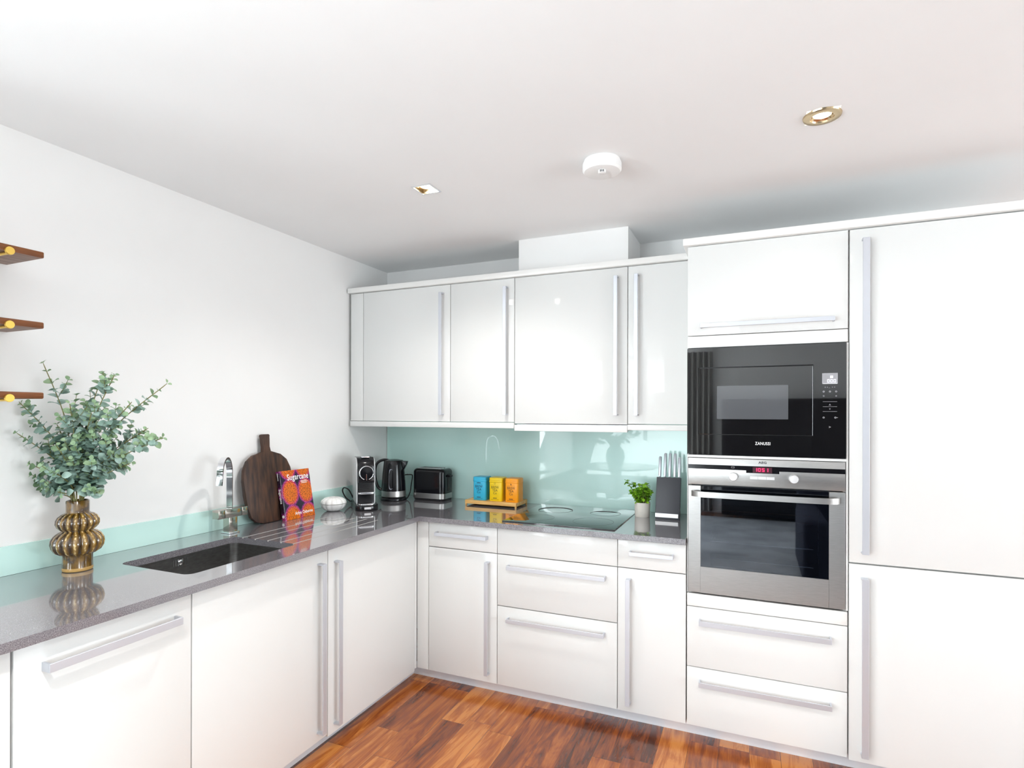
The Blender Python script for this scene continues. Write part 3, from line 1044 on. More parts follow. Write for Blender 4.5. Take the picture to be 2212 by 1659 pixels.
# control panel
cp = MB().box(ox0, ox1, -0.6085, -0.5845, 1.099, oz1, 0.0015).build('control_panel', 'brushed_steel', t)
YP = -0.6085
mb = MB()
mb.box(ox0 + 0.0005, ox1 - 0.0005, YP - 0.0009, YP + 0.001, 1.1665, 1.185)
mb.box(2.2275, 2.3520, YP - 0.0009, YP + 0.001, 1.1565, 1.1665)
mb.build('display_strip', 'black_gloss', cp, smooth=0)
MB().box(2.2525, 2.3255, YP - 0.0014, YP - 0.0009, 1.1585, 1.1815).build('display', 'display_black', cp, smooth=0)
ex = seg_digit('1', 2.260, 1.1635, 0.009, 0.0145, 0.0024) + seg_digit('0', 2.273, 1.1635, 0.0098, 0.0145, 0.0024) \
    + seg_digit('5', 2.2875, 1.1635, 0.0098, 0.0145, 0.0024) + seg_digit('1', 2.302, 1.1635, 0.009, 0.0145, 0.0024)
lettering([], 'digits', 'led_red', cp, frame_front(YP - 0.0014), 0.0004, extra=ex)
lettering([('AEG', 0.0125, 2.290, 1.1965, 'CENTER', 0.0005, 1.25)], 'lettering', 'dark_print', cp, frame_front(YP - 0.0002), 0.0003)
tick = []
for cx in (2.178, 2.405):
    for k in range(8):
        a = math.radians(200 + k * 40)
        u, v = cx + 0.027 * math.sin(a), 1.139 + 0.027 * math.cos(a)
        tick.append((u - 0.0018, u + 0.0018, v - 0.0006, v + 0.0006))
tick += [(2.170, 2.182, 1.1740, 1.1748), (2.170, 2.182, 1.1795, 1.1803), (2.170, 2.171, 1.1748, 1.1795), (2.181, 2.182, 1.1748, 1.1795)]
lettering([], 'control_markings', 'grey_print', cp, frame_front(YP - 0.0010), 0.0003, extra=tick)
for cx in (2.178, 2.405):
    mb = MB()
    mb.lathe([(0.0175, 0.0), (0.0175, -0.012), (0.0155, -0.0175), (0.0, -0.018)], (cx, YP, 1.139), 28, axis='Y', cap1=False)
    mb.build('knob', 'silver_plastic', cp)
for k in range(3):
    x = 2.2425 + k * 0.0310
    MB().box(x, x + 0.0300, YP - 0.003, YP + 0.001, 1.1310, 1.1430, 0.0006, 1).build('button', 'silver_plastic', cp)
# door
dz0_, dz1_ = oz0 + 0.002, 1.0940
gx0, gx1, gz0, gz1 = 2.0480, 2.5295, 0.7480, 1.0925
mb = MB()
mb.box(ox0, gx0, -0.6085, -0.5885, dz0_, dz1_, 0.001, 1)
mb.box(gx1, ox1, -0.6085, -0.5885, dz0_, dz1_, 0.001, 1)
mb.box(gx0, gx1, -0.6085, -0.5885, dz0_, gz0, 0.0, 1)
dd = mb.build('door', 'brushed_steel', t)
MB().box(gx0 + 0.0005, gx1 - 0.0005, -0.6070, -0.6040, gz0 + 0.0005, gz1).build('glass_pane', 'oven_glass', dd, smooth=0)
mb = MB()   # black printed border round the viewing glass
for (a, b_, c_, d_) in ((gx0, 2.088, gz0, gz1), (2.494, gx1, gz0, gz1), (2.088, 2.494, gz0, 0.757), (2.088, 2.494, 1.015, gz1)):
    mb.box(a + 0.0005, b_, -0.6036, -0.6028, c_ + 0.0005, d_)
mb.build('glass_border', 'black_satin', dd, smooth=0)
pts = []
hx0, hx1 = 2.012, 2.566
for (x, y) in ((hx0 + 0.004, -0.606), (hx0 + 0.006, -0.625), (hx0 + 0.03, -0.643), (hx0 + 0.07, -0.650), (hx0 + 0.15, -0.652), (hx1 - 0.15, -0.652),
               (hx1 - 0.07, -0.650), (hx1 - 0.03, -0.643), (hx1 - 0.006, -0.625), (hx1 - 0.004, -0.606)):
    pts.append(Vector((x, y, 1.062)))
MB().ribbon(spline(pts, 4), (0, 0, 1), 0.023, 0.010).build('handle', 'brushed_steel', dd, label='curved silver bar handle')

# ------------------------------------------------------------------ wall shelves
for (zb, lab) in ((1.884, 'topmost of the three short walnut shelves on the left wall'),
                  (1.663, 'middle one of the three short walnut shelves on the left wall'),
                  (1.443, 'lowest of the three walnut shelves, its end behind the eucalyptus')):
    t = thing('wall_shelf', lab, 'shelf', (0.0, -2.09, zb), group='walnut shelves on the left wall')
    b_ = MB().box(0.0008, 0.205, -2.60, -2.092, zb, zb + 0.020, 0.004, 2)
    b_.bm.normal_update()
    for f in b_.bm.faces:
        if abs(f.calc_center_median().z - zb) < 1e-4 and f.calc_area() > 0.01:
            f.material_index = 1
    b_.build('board', ['walnut_shelf', 'shelf_underside_lit'], t)
    mb = MB()
    mb.lathe([(0.0, 0.006), (0.0115, 0.006), (0.0125, 0.003), (0.0125, 0.0)], (0.206, -2.184, zb + 0.0005), 24, axis='X', cap0=False)
    mb.lathe([(0.0045, -0.205), (0.0045, 0.0)], (0.206, -2.184, zb - 0.0052), 12, axis='X')
    mb.build('bracket', 'brass', t, label='round brass bracket cap')

# ------------------------------------------------------------------ vase
VC = Vector((0.137, -1.957, WT))
t = thing('vase', 'tall brown-glazed ribbed ceramic vase with two bulges, left end of the worktop', 'vase', VC)
prof = [(0.0, 0.004, 0), (0.0425, 0.002, 0.00), (0.0440, 0.006, 0.0), (0.0430, 0.013, 0.0), (0.0425, 0.030, 0.03), (0.0425, 0.050, 0.04), (0.044, 0.056, 0.06),
        (0.054, 0.059, 0.08), (0.066, 0.067, 0.09), (0.0735, 0.080, 0.09), (0.0765, 0.094, 0.09), (0.0745, 0.108, 0.09), (0.067, 0.121, 0.10), (0.056, 0.130, 0.09),
        (0.047, 0.134, 0.06), (0.045, 0.137, 0.06), (0.051, 0.141, 0.08), (0.058, 0.149, 0.09), (0.0625, 0.160, 0.09), (0.0615, 0.172, 0.09),
        (0.056, 0.183, 0.09), (0.046, 0.191, 0.07), (0.036, 0.195, 0.03), (0.0330, 0.199, 0.0), (0.0330, 0.236, 0.0), (0.031, 0.238, 0), (0.0285, 0.236, 0.0), (0.0285, 0.20, 0.0)]
MB().lathe(prof[3:], VC, 240, lobes=17, cap0=False, cap1=True).build('body', 'amber_glaze', t, smooth=60)
MB().lathe(prof[:4], VC, 84, cap0=False, cap1=False).build('foot', 'raw_clay', t, label='unglazed tan clay foot ring')

# ------------------------------------------------------------------ eucalyptus
random.seed(11)
MOUTH = VC + Vector((0, 0, 0.232))
TIPS = [(0.105, -2.044, 1.563), (0.04, -2.079, 1.435), (0.04, -2.085, 1.333), (0.211, -2.023, 1.429),
        (0.206, -1.916, 1.542), (0.318, -1.95, 1.524), (0.386, -1.816, 1.502), (0.343, -1.909, 1.436), (0.347, -1.856, 1.347),
        (0.437, -1.868, 1.317), (0.319, -1.896, 1.23), (0.04, -2.026, 1.179), (0.169, -2.041, 1.296), (0.153, -1.95, 1.386), (0.263, -1.926, 1.308),
        (0.049, -2.059, 1.233), (0.08, -1.99, 1.36), (0.25, -1.98, 1.40), (0.10, -1.90, 1.30), (0.20, -2.06, 1.21), (0.30, -1.93, 1.27),
        (0.060, -2.02, 1.135), (0.16, -2.03, 1.14), (0.245, -1.95, 1.135)]
LAB = {0: 'tallest eucalyptus branch at the left, nearly bare tip in front of the lowest shelf',
       1: 'eucalyptus branch at upper left, tip just under the lowest wall shelf',
       2: 'eucalyptus branch at far left, spreading outward below the lowest shelf',
       3: 'short upright eucalyptus branch between the tall left one and the central ones',
       4: 'tallest upright eucalyptus branch in the middle of the vase',
       5: 'eucalyptus branch just right of the tallest central one',
       6: 'long eucalyptus branch leaning up to the right, highest tip on the right side',
       7: 'shorter eucalyptus branch just left of the long right-leaning one',
       8: 'eucalyptus branch on the right, tip just below the long leaning one',
       9: 'eucalyptus branch reaching farthest low to the right, towards the sink',
       10: 'lowest eucalyptus branch on the right side above the vase',
       11: 'low eucalyptus branch at left, leaning against the white wall',
       15: 'lower left eucalyptus branch between the far left one and the lowest left one',
       21: 'drooping eucalyptus sprig at the vase mouth, left side',
       22: 'drooping eucalyptus sprig in front of the vase neck',
       23: 'drooping eucalyptus sprig at the vase mouth, right side'}


def leaf(mb, base, d, up, size, mi):
    """rounded leaf starting at base, growing along d, face normal about up"""
    d = d.normalized()
    s_ = d.cross(up)
    if s_.length < 1e-3:
        s_ = d.cross(Vector((1, 0, 0)))
    s_.normalize()
    n = s_.cross(d).normalized()
    outl = [(0.0, 0.03), (0.16, 0.26), (0.42, 0.42), (0.68, 0.38), (0.88, 0.22), (1.0, 0.0)]
    L = size
    mids, lft, rgt = [], [], []
    for (a, w) in outl:
        cup = 0.10 * L * math.sin(a * math.pi) - 0.12 * L * a * a
        mids.append(base + d * (a * L) + n * (cup - 0.05 * L))
        lft.append(base + d * (a * L) + s_ * (w * L) + n * (cup + 0.02 * L))
        rgt.append(base + d * (a * L) - s_ * (w * L) + n * (cup + 0.02 * L))
    bm = mb.bm

    def V(p):
        return bm.verts.new((max(p.x, 0.009), p.y, p.z))
    M = [V(p) for p in mids]; Lv = [V(p) for p in lft[:-1]]; Rv = [V(p) for p in rgt[:-1]]
    for i in range(len(M) - 1):
        for side, fl_ in ((Lv, False), (Rv, True)):
            if i < len(side) - 1:
                q = [M[i], M[i + 1], side[i + 1], side[i]]
            else:
                q = [M[i], M[i + 1], side[i]]
            f = bm.faces.new(q if fl_ else q[::-1])
            f.material_index = mi


for bi, tip in enumerate(TIPS):
    tip = Vector(tip)
    t = thing('eucalyptus_branch', LAB.get(bi, 'blue-green eucalyptus branch in the dense middle of the vase bunch'), 'branch',
              MOUTH, group='eucalyptus branches in the brown vase')
    out = tip - MOUTH
    horiz = Vector((out.x, out.y, 0))
    start = MOUTH + horiz.normalized() * random.uniform(0.005, 0.022) + Vector((0, 0, -0.05))
    start = MOUTH + (start - MOUTH) * 0.8
    mid = MOUTH + horiz * 0.32 + Vector((0, 0, out.z * 0.55))
    P = spline([start, MOUTH + horiz.normalized() * 0.015, mid, tip], 10)
    for p in P:
        p.x = max(p.x, 0.025)
    st = MB()
    lf = MB()
    total = sum((P[i + 1] - P[i]).length for i in range(len(P) - 1))
    st.tube(P, [0.0026, 0.0024, 0.002, 0.0016, 0.0010], 6)
    # leaf pairs
    s_acc, nxt, k = 0.0, 0.085, 0
    sparse = bi in (0, 6)
    for i in range(len(P) - 1):
        seg = (P[i + 1] - P[i])
        s_acc += seg.length
        if s_acc >= nxt:
            f_ = s_acc / total
            T = seg.normalized()
            ref = Vector((0.3, -0.8, 0.1)) if k % 2 else Vector((0.9, 0.35, 0.1))
            sdir = (ref - T * ref.dot(T)).normalized()
            size = 0.058 * (1 - 0.62 * f_) * random.uniform(0.8, 1.15)
            if f_ > 0.93:
                size = 0.014
            for sg in (1, -1):
                rj = Vector((random.uniform(-.35, .35), random.uniform(-.35, .35), random.uniform(-.25, .35)))
                dd_ = (sdir * sg + T * 0.45 + rj).normalized()
                upv = (T + Vector((random.uniform(-.5, .5), random.uniform(-.6, .3), random.uniform(-.3, .3)))).normalized()
                leaf(lf, P[i + 1] + dd_ * 0.002, dd_, upv, size, 1 if f_ > 0.86 else 0)
            # side twig with small leaves
            if 0.25 < f_ < 0.9 and random.random() < (0.45 if not sparse else 0.25):
                sg = random.choice((1, -1))
                dd_ = (sdir * sg * 0.8 + T + Vector((random.uniform(-.3, .3), random.uniform(-.3, .3), 0))).normalized()
                ln = random.uniform(0.05, 0.09) * (1 - 0.3 * f_)
                tw = [P[i + 1] + dd_ * (ln * q / 4) + Vector((0, 0, 0.012 * (q / 4) ** 2)) for q in range(5)]
                for p in tw:
                    p.x = max(p.x, 0.016)
                st.tube(tw, 0.0009, 5)
                for q in (1, 2, 3, 4):
                    s2 = dd_.cross(Vector((0, 0, 1)) if q % 2 else Vector((0, 1, 0.2))).normalized()
                    for sg2 in (1, -1):
                        d3 = (s2 * sg2 + dd_ * 0.6 + Vector((random.uniform(-.3, .3),) * 3)).normalized()
                        leaf(lf, tw[q], d3, (dd_ + Vector((0, -0.3, 0.3))).normalized(), 0.036 * (1 - 0.13 * q) * random.uniform(.8, 1.1), 0 if q < 3 else 1)
            k += 1
            nxt = s_acc + (0.0175 if not sparse else 0.028) * (1.15 - 0.4 * f_)
    st.build('stem', 'stem_green', t)
    lf.build('leaves', ['eucalyptus_leaf', 'eucalyptus_young_leaf'], t, smooth=80, recalc=False)

# ------------------------------------------------------------------ chopping board
def tilt_frame(bottom, ang):
    """local x: out of the wall, y along the wall, z up the leaning face"""
    return Matrix.Translation(bottom) @ Matrix.Rotation(-ang, 4, 'Y')


t = thing('chopping_board', 'dark wooden paddle chopping board leaning on the wall behind the book', 'chopping board',
          (0.066, -1.055, WT + 0.0005), rot=(0, -0.115, 0))
outl = []
hw, hb = 0.152, 0.355
for (y, z) in ((-0.050, 0.0), (0.050, 0.0), (0.095, 0.012), (0.125, 0.040), (0.139, 0.085), (0.147, 0.15), (0.151, 0.215), (0.143, 0.262), (0.122, 0.305), (0.085, 0.334),
               (0.045, 0.345), (0.020, 0.349), (0.018, 0.375), (0.021, 0.415), (0.025, 0.432), (0.020, 0.438), (-0.022, 0.438), (-0.027, 0.432),
               (-0.023, 0.415), (-0.017, 0.375), (-0.020, 0.349), (-0.045, 0.345), (-0.085, 0.336), (-0.122, 0.310), (-0.145, 0.268), (-0.153, 0.215), (-0.149, 0.15),
               (-0.141, 0.085), (-0.125, 0.040), (-0.095, 0.012)):
    outl.append((y, z * 0.985))
MB().prism(outl, 'X', 0.0, 0.020, 0.003).build('board', 'dark_board_wood', t, local=True)

# ------------------------------------------------------------------ cookbook
t = thing('cookbook', 'orange and purple hardback cookbook propped up against the dark chopping board', 'book',
          (0.128, -0.911, WT + 0.0005), rot=(0, -0.19, 0))
BW, BH, BT = 0.100, 0.248, 0.026
cv = MB()
cv.box(-0.0025, 0.0, -BW, BW, 0, BH, 0.0006, 1)
cv.box(-BT, -BT + 0.0025, -BW, BW, 0, BH, 0.0006, 1)
cv.prism([(0.0, -BW), (0.0, -BW - 0.0008), (-0.004, -BW - 0.003), (-BT + 0.004, -BW - 0.003), (-BT, -BW - 0.0008), (-BT, -BW), (-BT + 0.003, -BW + 0.001), (-0.003, -BW + 0.001)],
         'Z', 0.0, BH)
cv.build('cover', 'book_cover', t, local=True)
MB().box(-BT + 0.003, -0.003, -BW + 0.003, BW - 0.004, 0.004, BH - 0.004).build('pages', 'paper', t, local=True, smooth=0)
FW = wmat(t) @ Matrix(((0, 0, 1, 0.0002), (1, 0, 0, 0), (0, 1, 0, 0), (0, 0, 0, 1)))
lettering([('Sugarcane', 0.043, 0.016, 0.198, 'CENTER', 0.0005, 0.80)], 'title_lettering', 'book_white', t, FW, 0.0003)
lettering([], 'subtitle_lines', 'book_white', t, FW, 0.0003, extra=[(0.030, 0.072, 0.187, 0.1895), (0.030, 0.080, 0.181, 0.1835), (0.034, 0.072, 0.175, 0.1775)])
lettering([('Arlyn Osborne', 0.023, 0.086, 0.020, 'RIGHT', 0.0003, 0.82)], 'author_lettering', 'book_white', t, FW, 0.0003)
FS = wmat(t) @ Matrix(((0, -1, 0, -BT / 2), (0, 0, -1, -BW - 0.0031), (1, 0, 0, 0), (0, 0, 0, 1)))
FS = wmat(t) @ Matrix(((0, 1, 0, -BT / 2), (0, 0, -1, -BW - 0.0031), (-1, 0, 0, 0), (0, 0, 0, 1)))
lettering([('Sugarcane', 0.020, -0.160, -0.006, 'LEFT', 0.0005, 0.85), ('Osborne', 0.011, -0.240, -0.004, 'LEFT', 0.0003, 0.9)],
          'spine_lettering', 'book_white', t, FS, 0.0003)
sc = MB()
sc.lathe([(0.0, -0.0006), (0.0075, -0.0006), (0.0075, 0.0)], (-BT / 2, -BW - 0.003, 0.022), 20, axis='Y', cap0=False)
sc.build('spine_emblem', 'book_white', t, local=True)

# ------------------------------------------------------------------ white ribbed trinket bowl with lid
BC = Vector((0.134, -0.678, WT))
t = thing('lidded_bowl', 'small white ribbed ceramic bowl with lid beside the cookbook', 'bowl', BC)
MB().lathe([(0.0, 0.001, 0), (0.030, 0.0, 0.04), (0.048, 0.008, 0.08), (0.062, 0.022, 0.08), (0.0685, 0.038, 0.07), (0.0690, 0.0405, 0.06), (0.0, 0.0405, 0)],
           BC, 96, lobes=12, cap0=False, cap1=False).build('bowl', 'ceramic_white', t, smooth=60)
MB().lathe([(0.0, 0.0425, 0), (0.0685, 0.0425, 0.06), (0.0700, 0.046, 0.07), (0.064, 0.060, 0.10), (0.048, 0.071, 0.13), (0.028, 0.076, 0.18), (0.012, 0.0745, 0.2), (0.0, 0.072, 0)],
           BC, 96, lobes=12, cap0=False, cap1=False).build('lid', 'ceramic_white', t, smooth=60)

# ------------------------------------------------------------------ coffee machine
t = thing('coffee_machine', 'compact black and silver capsule coffee machine in the corner', 'coffee machine', (0.205, -0.505, WT), rotz=math.radians(45))
MB().prism(rrect(-0.062, 0.062, -0.158, 0.135, 0.045, 8), 'Z', 0.0, 0.030, 0.006).build('base', 'black_gloss', t, local=True)
prof = [(-0.085, 0.030), (-0.085, 0.235)]
for k in range(1, 10):
    a = math.radians(180 - 90 * k / 9)
    prof.append((-0.030 + 0.055 * math.cos(a), 0.235 + 0.052 * math.sin(a)))
for k in range(1, 10):
    a = math.radians(90 - 90 * k / 9)
    prof.append((0.055 + 0.065 * math.cos(a), 0.222 + 0.065 * math.sin(a)))
prof += [(0.120, 0.030)]
MB().prism(prof, 'X', -0.046, 0.046, 0.004).build('body', 'black_gloss', t, local=True)
pp = [(y * 0.985 + 0.002, z if z < 0.04 else z * 0.992) for (y, z) in prof]
MB().prism(pp, 'X', -0.0505, -0.0462, 0.001).build('side_panel', 'silver_plastic', t, local=True, label='silver side panel')
MB().prism(pp, 'X', 0.0462, 0.0505, 0.001).build('side_panel', 'silver_plastic', t, local=True, label='silver side panel')
hd = MB()    # head with round ring projecting at the front
hd.lathe([(0.044, 0.0), (0.044, -0.024), (0.040, -0.030), (0.0, -0.031)], (0, -0.082, 0.204), 40, axis='Y', cap1=False)
hd.box(-0.044, 0.044, -0.106, -0.082, 0.150, 0.204, 0.003)
hd.build('head', 'black_gloss', t, local=True)
rg = MB()
ring = []
for k in range(31):
    a = math.radians(-70 + 320 * k / 30)
    ring.append((0.0375 * math.cos(a), -0.1125, 0.204 + 0.0375 * math.sin(a)))
rg.tube(ring, 0.0028, 8)
rg.build('ring', 'chrome', t, local=True)
MB().box(-0.002, 0.002, -0.1145, -0.1115, 0.164, 0.198, 0.0008, 1).build('spout_mark', 'chrome', t, local=True)
gr = MB()
for k in range(11):
    gr.box(-0.042, 0.042, -0.0885, -0.0845, 0.098 + k * 0.0048, 0.1005 + k * 0.0048)
gr.build('grille', 'black_satin', t, local=True)
MB().prism(rrect(-0.044, 0.044, -0.122, -0.086, 0.012), 'Z', 0.088, 0.098, 0.002).build('cup_support', 'chrome', t, local=True)
MB().prism(rrect(-0.044, 0.044, -0.146, -0.086, 0.02), 'Z', 0.0302, 0.038, 0.002).build('drip_tray', 'chrome', t, local=True)
MB().box(-0.018, 0.018, -0.1605, -0.1575, 0.010, 0.022, 0.001, 1).build('badge', 'silver_plastic', t, local=True)
MB().box(-0.022, 0.022, -0.060, 0.010, 0.284, 0.294, 0.003).build('lever', 'chrome', t, local=True)
MB().box(-0.015, 0.015, 0.112, 0.140, 0.205, 0.220, 0.004).build('tank_tab', 'black_satin', t, local=True)
cb_ = MB().tube([(0.075, -0.46, 0.880), (0.050, -0.475, 0.905), (0.040, -0.49, 0.942), (0.058, -0.50, 0.965), (0.082, -0.49, 0.955), (0.092, -0.475, 0.925),
                 (0.098, -0.46, 0.895), (0.11, -0.44, 0.875)], 0.0038, 8, smooth_n=6).build('power_cable', 'black_rubber', t)

# ------------------------------------------------------------------ kettle
KC = Vector((0.205, -0.215, WT))
KR = math.radians(23.2)
t = thing('kettle', 'black jug kettle with grey water gauge standing between coffee machine and toaster', 'kettle', KC, rotz=KR)
MB().lathe([(0.0, 0.0), (0.080, 0.0), (0.082, 0.006), (0.080, 0.014), (0.074, 0.019), (0.0, 0.020)], seg=48, cap0=False, cap1=False).build('power_base', 'black_gloss', t, local=True)
MB().lathe([(0.070, 0.021), (0.0745, 0.026), (0.0735, 0.060)], seg=48).build('steel_band', 'brushed_steel', t, local=True)
MB().lathe([(0.0740, 0.0602), (0.0725, 0.10), (0.068, 0.165), (0.0625, 0.215), (0.0595, 0.238), (0.0560, 0.246), (0.030, 0.2515), (0.0, 0.2530)], seg=48, cap1=False).build('body', 'black_gloss', t, local=True)
MB().prism([(0.052, 0.205), (0.062, 0.180), (0.083, 0.222), (0.089, 0.240), (0.050, 0.243)], 'Y', -0.022, 0.022, 0.006).build('spout', 'black_gloss', t, local=True)
hp = [(-0.030, 0, 0.244), (-0.062, 0, 0.247), (-0.092, 0, 0.236), (-0.110, 0, 0.212), (-0.116, 0, 0.170), (-0.110, 0, 0.115), (-0.094, 0, 0.075), (-0.070, 0, 0.062)]
MB().tube(hp, 0.0115, 12, smooth_n=5, flat=0.75).build('handle', 'black_satin', t, local=True)
gg = MB()
rings = []
for (w, z) in ((0.004, 0.072), (0.010, 0.078), (0.0115, 0.10), (0.0115, 0.17), (0.010, 0.190), (0.004, 0.196)):
    rr = 0.0745 - (z - 0.06) * 0.072
    rings.append([(-0.003 - w, -math.sqrt(rr ** 2 - w ** 2) - 0.0005, z), (-0.003 + w, -math.sqrt(rr ** 2 - w ** 2) - 0.0005, z),
                  (-0.003 + w, -rr + 0.006, z), (-0.003 - w, -rr + 0.006, z)])
gg.loops(rings)
gg.build('water_gauge', 'grey_gauge', t, local=True, label='grey translucent water gauge window')
MB().tube([(0.275, -0.17, 0.872), (0.262, -0.12, 0.90), (0.252, -0.09, 0.950), (0.247, -0.07, 0.996), (0.236, -0.065, 1.006), (0.195, -0.06, 1.004), (0.175, -0.05, 1.00), (0.17, -0.010, 1.00)],
          0.0034, 8, smooth_n=5).build('power_cable', 'black_rubber', t)

# ------------------------------------------------------------------ toaster
t = thing('toaster', 'shiny black two-slot toaster with steel band on the back worktop', 'toaster', (0.418, -0.102, WT))
tx0, tx1, ty0, ty1 = -0.113, 0.113, -0.066, 0.066


def rbox(mb, z0, z1, ins0, ins1, r, steps=1, dome=False):
    rings = []
    if dome:
        for k in range(7):
            a = math.radians(90 * k / 6)
            ii = ins0 + 0.022 * (1 - math.cos(a))
            zz = z1 - 0.022 + 0.022 * math.sin(a)
            rings.append([(p[0], p[1], zz) for p in rrect(tx0 + ii, tx1 - ii, ty0 + ii, ty1 - ii, max(r - ii * 0.3, 0.006), 6)])
        rings.insert(0, [(p[0], p[1], z0) for p in rrect(tx0 + ins0, tx1 - ins0, ty0 + ins0, ty1 - ins0, r, 6)])
    else:
        for z, i_ in ((z0, ins0), (z1, ins1)):
            rings.append([(p[0], p[1], z) for p in rrect(tx0 + i_, tx1 - i_, ty0 + i_, ty1 - i_, r, 6)])
    mb.loops(rings)
    return mb


rbox(MB(), 0.0, 0.014, 0.006, 0.001, 0.03).build('foot', 'black_satin', t, local=True)
rbox(MB(), 0.0142, 0.046, 0.0, 0.0, 0.03).build('steel_band', 'brushed_steel', t, local=True)
rbox(MB(), 0.0462, 0.196, 0.001, 0, 0.03, dome=True).build('body', 'black_gloss', t, local=True)
mb = MB()
for cy in (-0.020, 0.020):
    for (a, b_, c_, d_) in ((-0.080, 0.080, cy - 0.0155, cy - 0.012), (-0.080, 0.080, cy + 0.012, cy + 0.0155), (-0.084, -0.080, cy - 0.0155, cy + 0.0155), (0.080, 0.084, cy - 0.0155, cy + 0.0155)):
        mb.box(a, b_, c_, d_, 0.195, 0.199)
mb.box(-0.084, 0.084, -0.044, -0.0375, 0.1935, 0.1985)
mb.build('slot_trim', 'chrome', t, local=True)
mb = MB()
for cy in (-0.020, 0.020):
    mb.box(-0.080, 0.080, cy - 0.012, cy + 0.012, 0.1945, 0.1966)
mb.build('slots', 'black_rubber', t, local=True)
MB().box(tx1 - 0.001, tx1 + 0.0025, -0.010, 0.010, 0.060, 0.165, 0.001, 1).build('lever_slot', 'black_rubber', t, local=True)
MB().box(tx1 + 0.002, tx1 + 0.022, -0.014, 0.014, 0.146, 0.158, 0.003).build('lever', 'black_gloss', t, local=True)
MB().tube([(0.315, -0.07, 0.879), (0.292, -0.075, 0.885), (0.278, -0.07, 0.912), (0.268, -0.06, 0.94), (0.262, -0.045, 0.965), (0.30, -0.02, 0.972), (0.318, -0.012, 0.975)],
          0.0032, 8, smooth_n=5).build('power_cable', 'black_rubber', t)

# ------------------------------------------------------------------ bamboo tray and tea tins
TZ = 0.894
t = thing('serving_tray', 'small bamboo tray stand on short legs holding three tea tins', 'tray', (0.864, -0.125, WT))
MB().box(0.706, 1.022, -0.205, -0.045, TZ - 0.004, TZ - 0.0004, 0.0006, 1).build('board', 'bamboo', t)
mb = MB()
mb.box(0.702, 1.026, -0.211, -0.205, TZ - 0.020, TZ + 0.0005, 0.0006, 1)
mb.box(0.702, 1.026, -0.045, -0.039, TZ - 0.020, TZ + 0.0005, 0.0006, 1)
mb.box(0.700, 0.706, -0.205, -0.045, TZ - 0.020, TZ + 0.0005, 0.0006, 1)
mb.box(1.022, 1.028, -0.205, -0.045, TZ - 0.020, TZ + 0.0005, 0.0006, 1)
mb.build('rim', 'bamboo', t)
for (lx_, ly_) in ((0.7065, -0.2045), (1.0215, -0.2045), (0.7065, -0.0455), (1.0215, -0.0455)):
    MB().box(lx_ - 0.0045, lx_ + 0.0045, ly_ - 0.0045, ly_ + 0.0045, WT, TZ - 0.0045, 0.0008, 1).build('leg', 'bamboo', t)


def tin(x0, mat, pmat, label, head):
    w = 0.0815
    yf = -0.186
    t = thing('tea_tin', label, 'tin', (x0 + w / 2, yf + w / 2, TZ), group='tea tins on the bamboo tray')
    MB().prism(rrect(x0, x0 + w, yf, yf + w, 0.010, 4), 'Z', TZ, TZ + 0.124, 0.0015).build('body', mat, t)
    l_ = MB()
    l_.prism(rrect(x0 - 0.0018, x0 + w + 0.0018, yf - 0.0018, yf + w + 0.0018, 0.011, 4), 'Z', TZ + 0.1085, TZ + 0.1165, 0.0006)
    rings = []
    for (i_, z) in ((-0.001, 0.119), (-0.001, 0.131), (0.001, 0.1345), (0.005, 0.1355)):
        rings.append([(p[0], p[1], TZ + z) for p in rrect(x0 + i_, x0 + w - i_, yf + i_, yf + w - i_, 0.011, 4)])
    l_.loops(rings)
    l_.build('lid', mat, t)
    FR = frame_front(yf - 0.0001)
    cx = x0 + w * 0.46
    lettering([('BREW', 0.0210, cx, TZ + 0.073, 'CENTER', 0.0003, 0.82), ('TEA', 0.0195, cx, TZ + 0.0565, 'CENTER', 0.0003, 0.92),
               ('Co', 0.0195, cx, TZ + 0.0400, 'CENTER', 0.0003, 0.92)], 'lettering', pmat, t, FR, 0.0003)
    mk = [(cx - 0.024, cx + 0.024, TZ + 0.0925, TZ + 0.0932), (cx - 0.012, cx + 0.012, TZ + 0.0150, TZ + 0.0195),
          (cx - 0.024, cx + 0.024, TZ + 0.0085, TZ + 0.0102)] + [(cx + a, cx + b_, TZ + c_, TZ + d_) for a, b_, c_, d_ in head]
    lettering([], 'label_marks', pmat, t, FR, 0.0003, extra=mk)
    return t


tin(0.7415, 'tin_blue', 'navy_print', 'light blue tea tin, leftmost on the bamboo tray', [(-0.012, -0.005, 0.098, 0.103), (-0.0035, 0.0035, 0.098, 0.104), (0.005, 0.012, 0.098, 0.103)])
tin(0.8455, 'tin_yellow', 'olive_print', 'yellow tea tin in the middle of the bamboo tray', [(-0.0045, -0.0033, 0.097, 0.107), (0.0033, 0.0045, 0.097, 0.107), (-0.0033, 0.0033, 0.097, 0.0982), (-0.0033, 0.0033, 0.1058, 0.107)])
tin(0.9465, 'tin_orange', 'brown_print', 'orange tea tin, rightmost on the bamboo tray', [(-0.0035, 0.0045, 0.097, 0.1015), (-0.0035, 0.001, 0.1015, 0.1045), (-0.002, -0.0005, 0.1045, 0.107)])

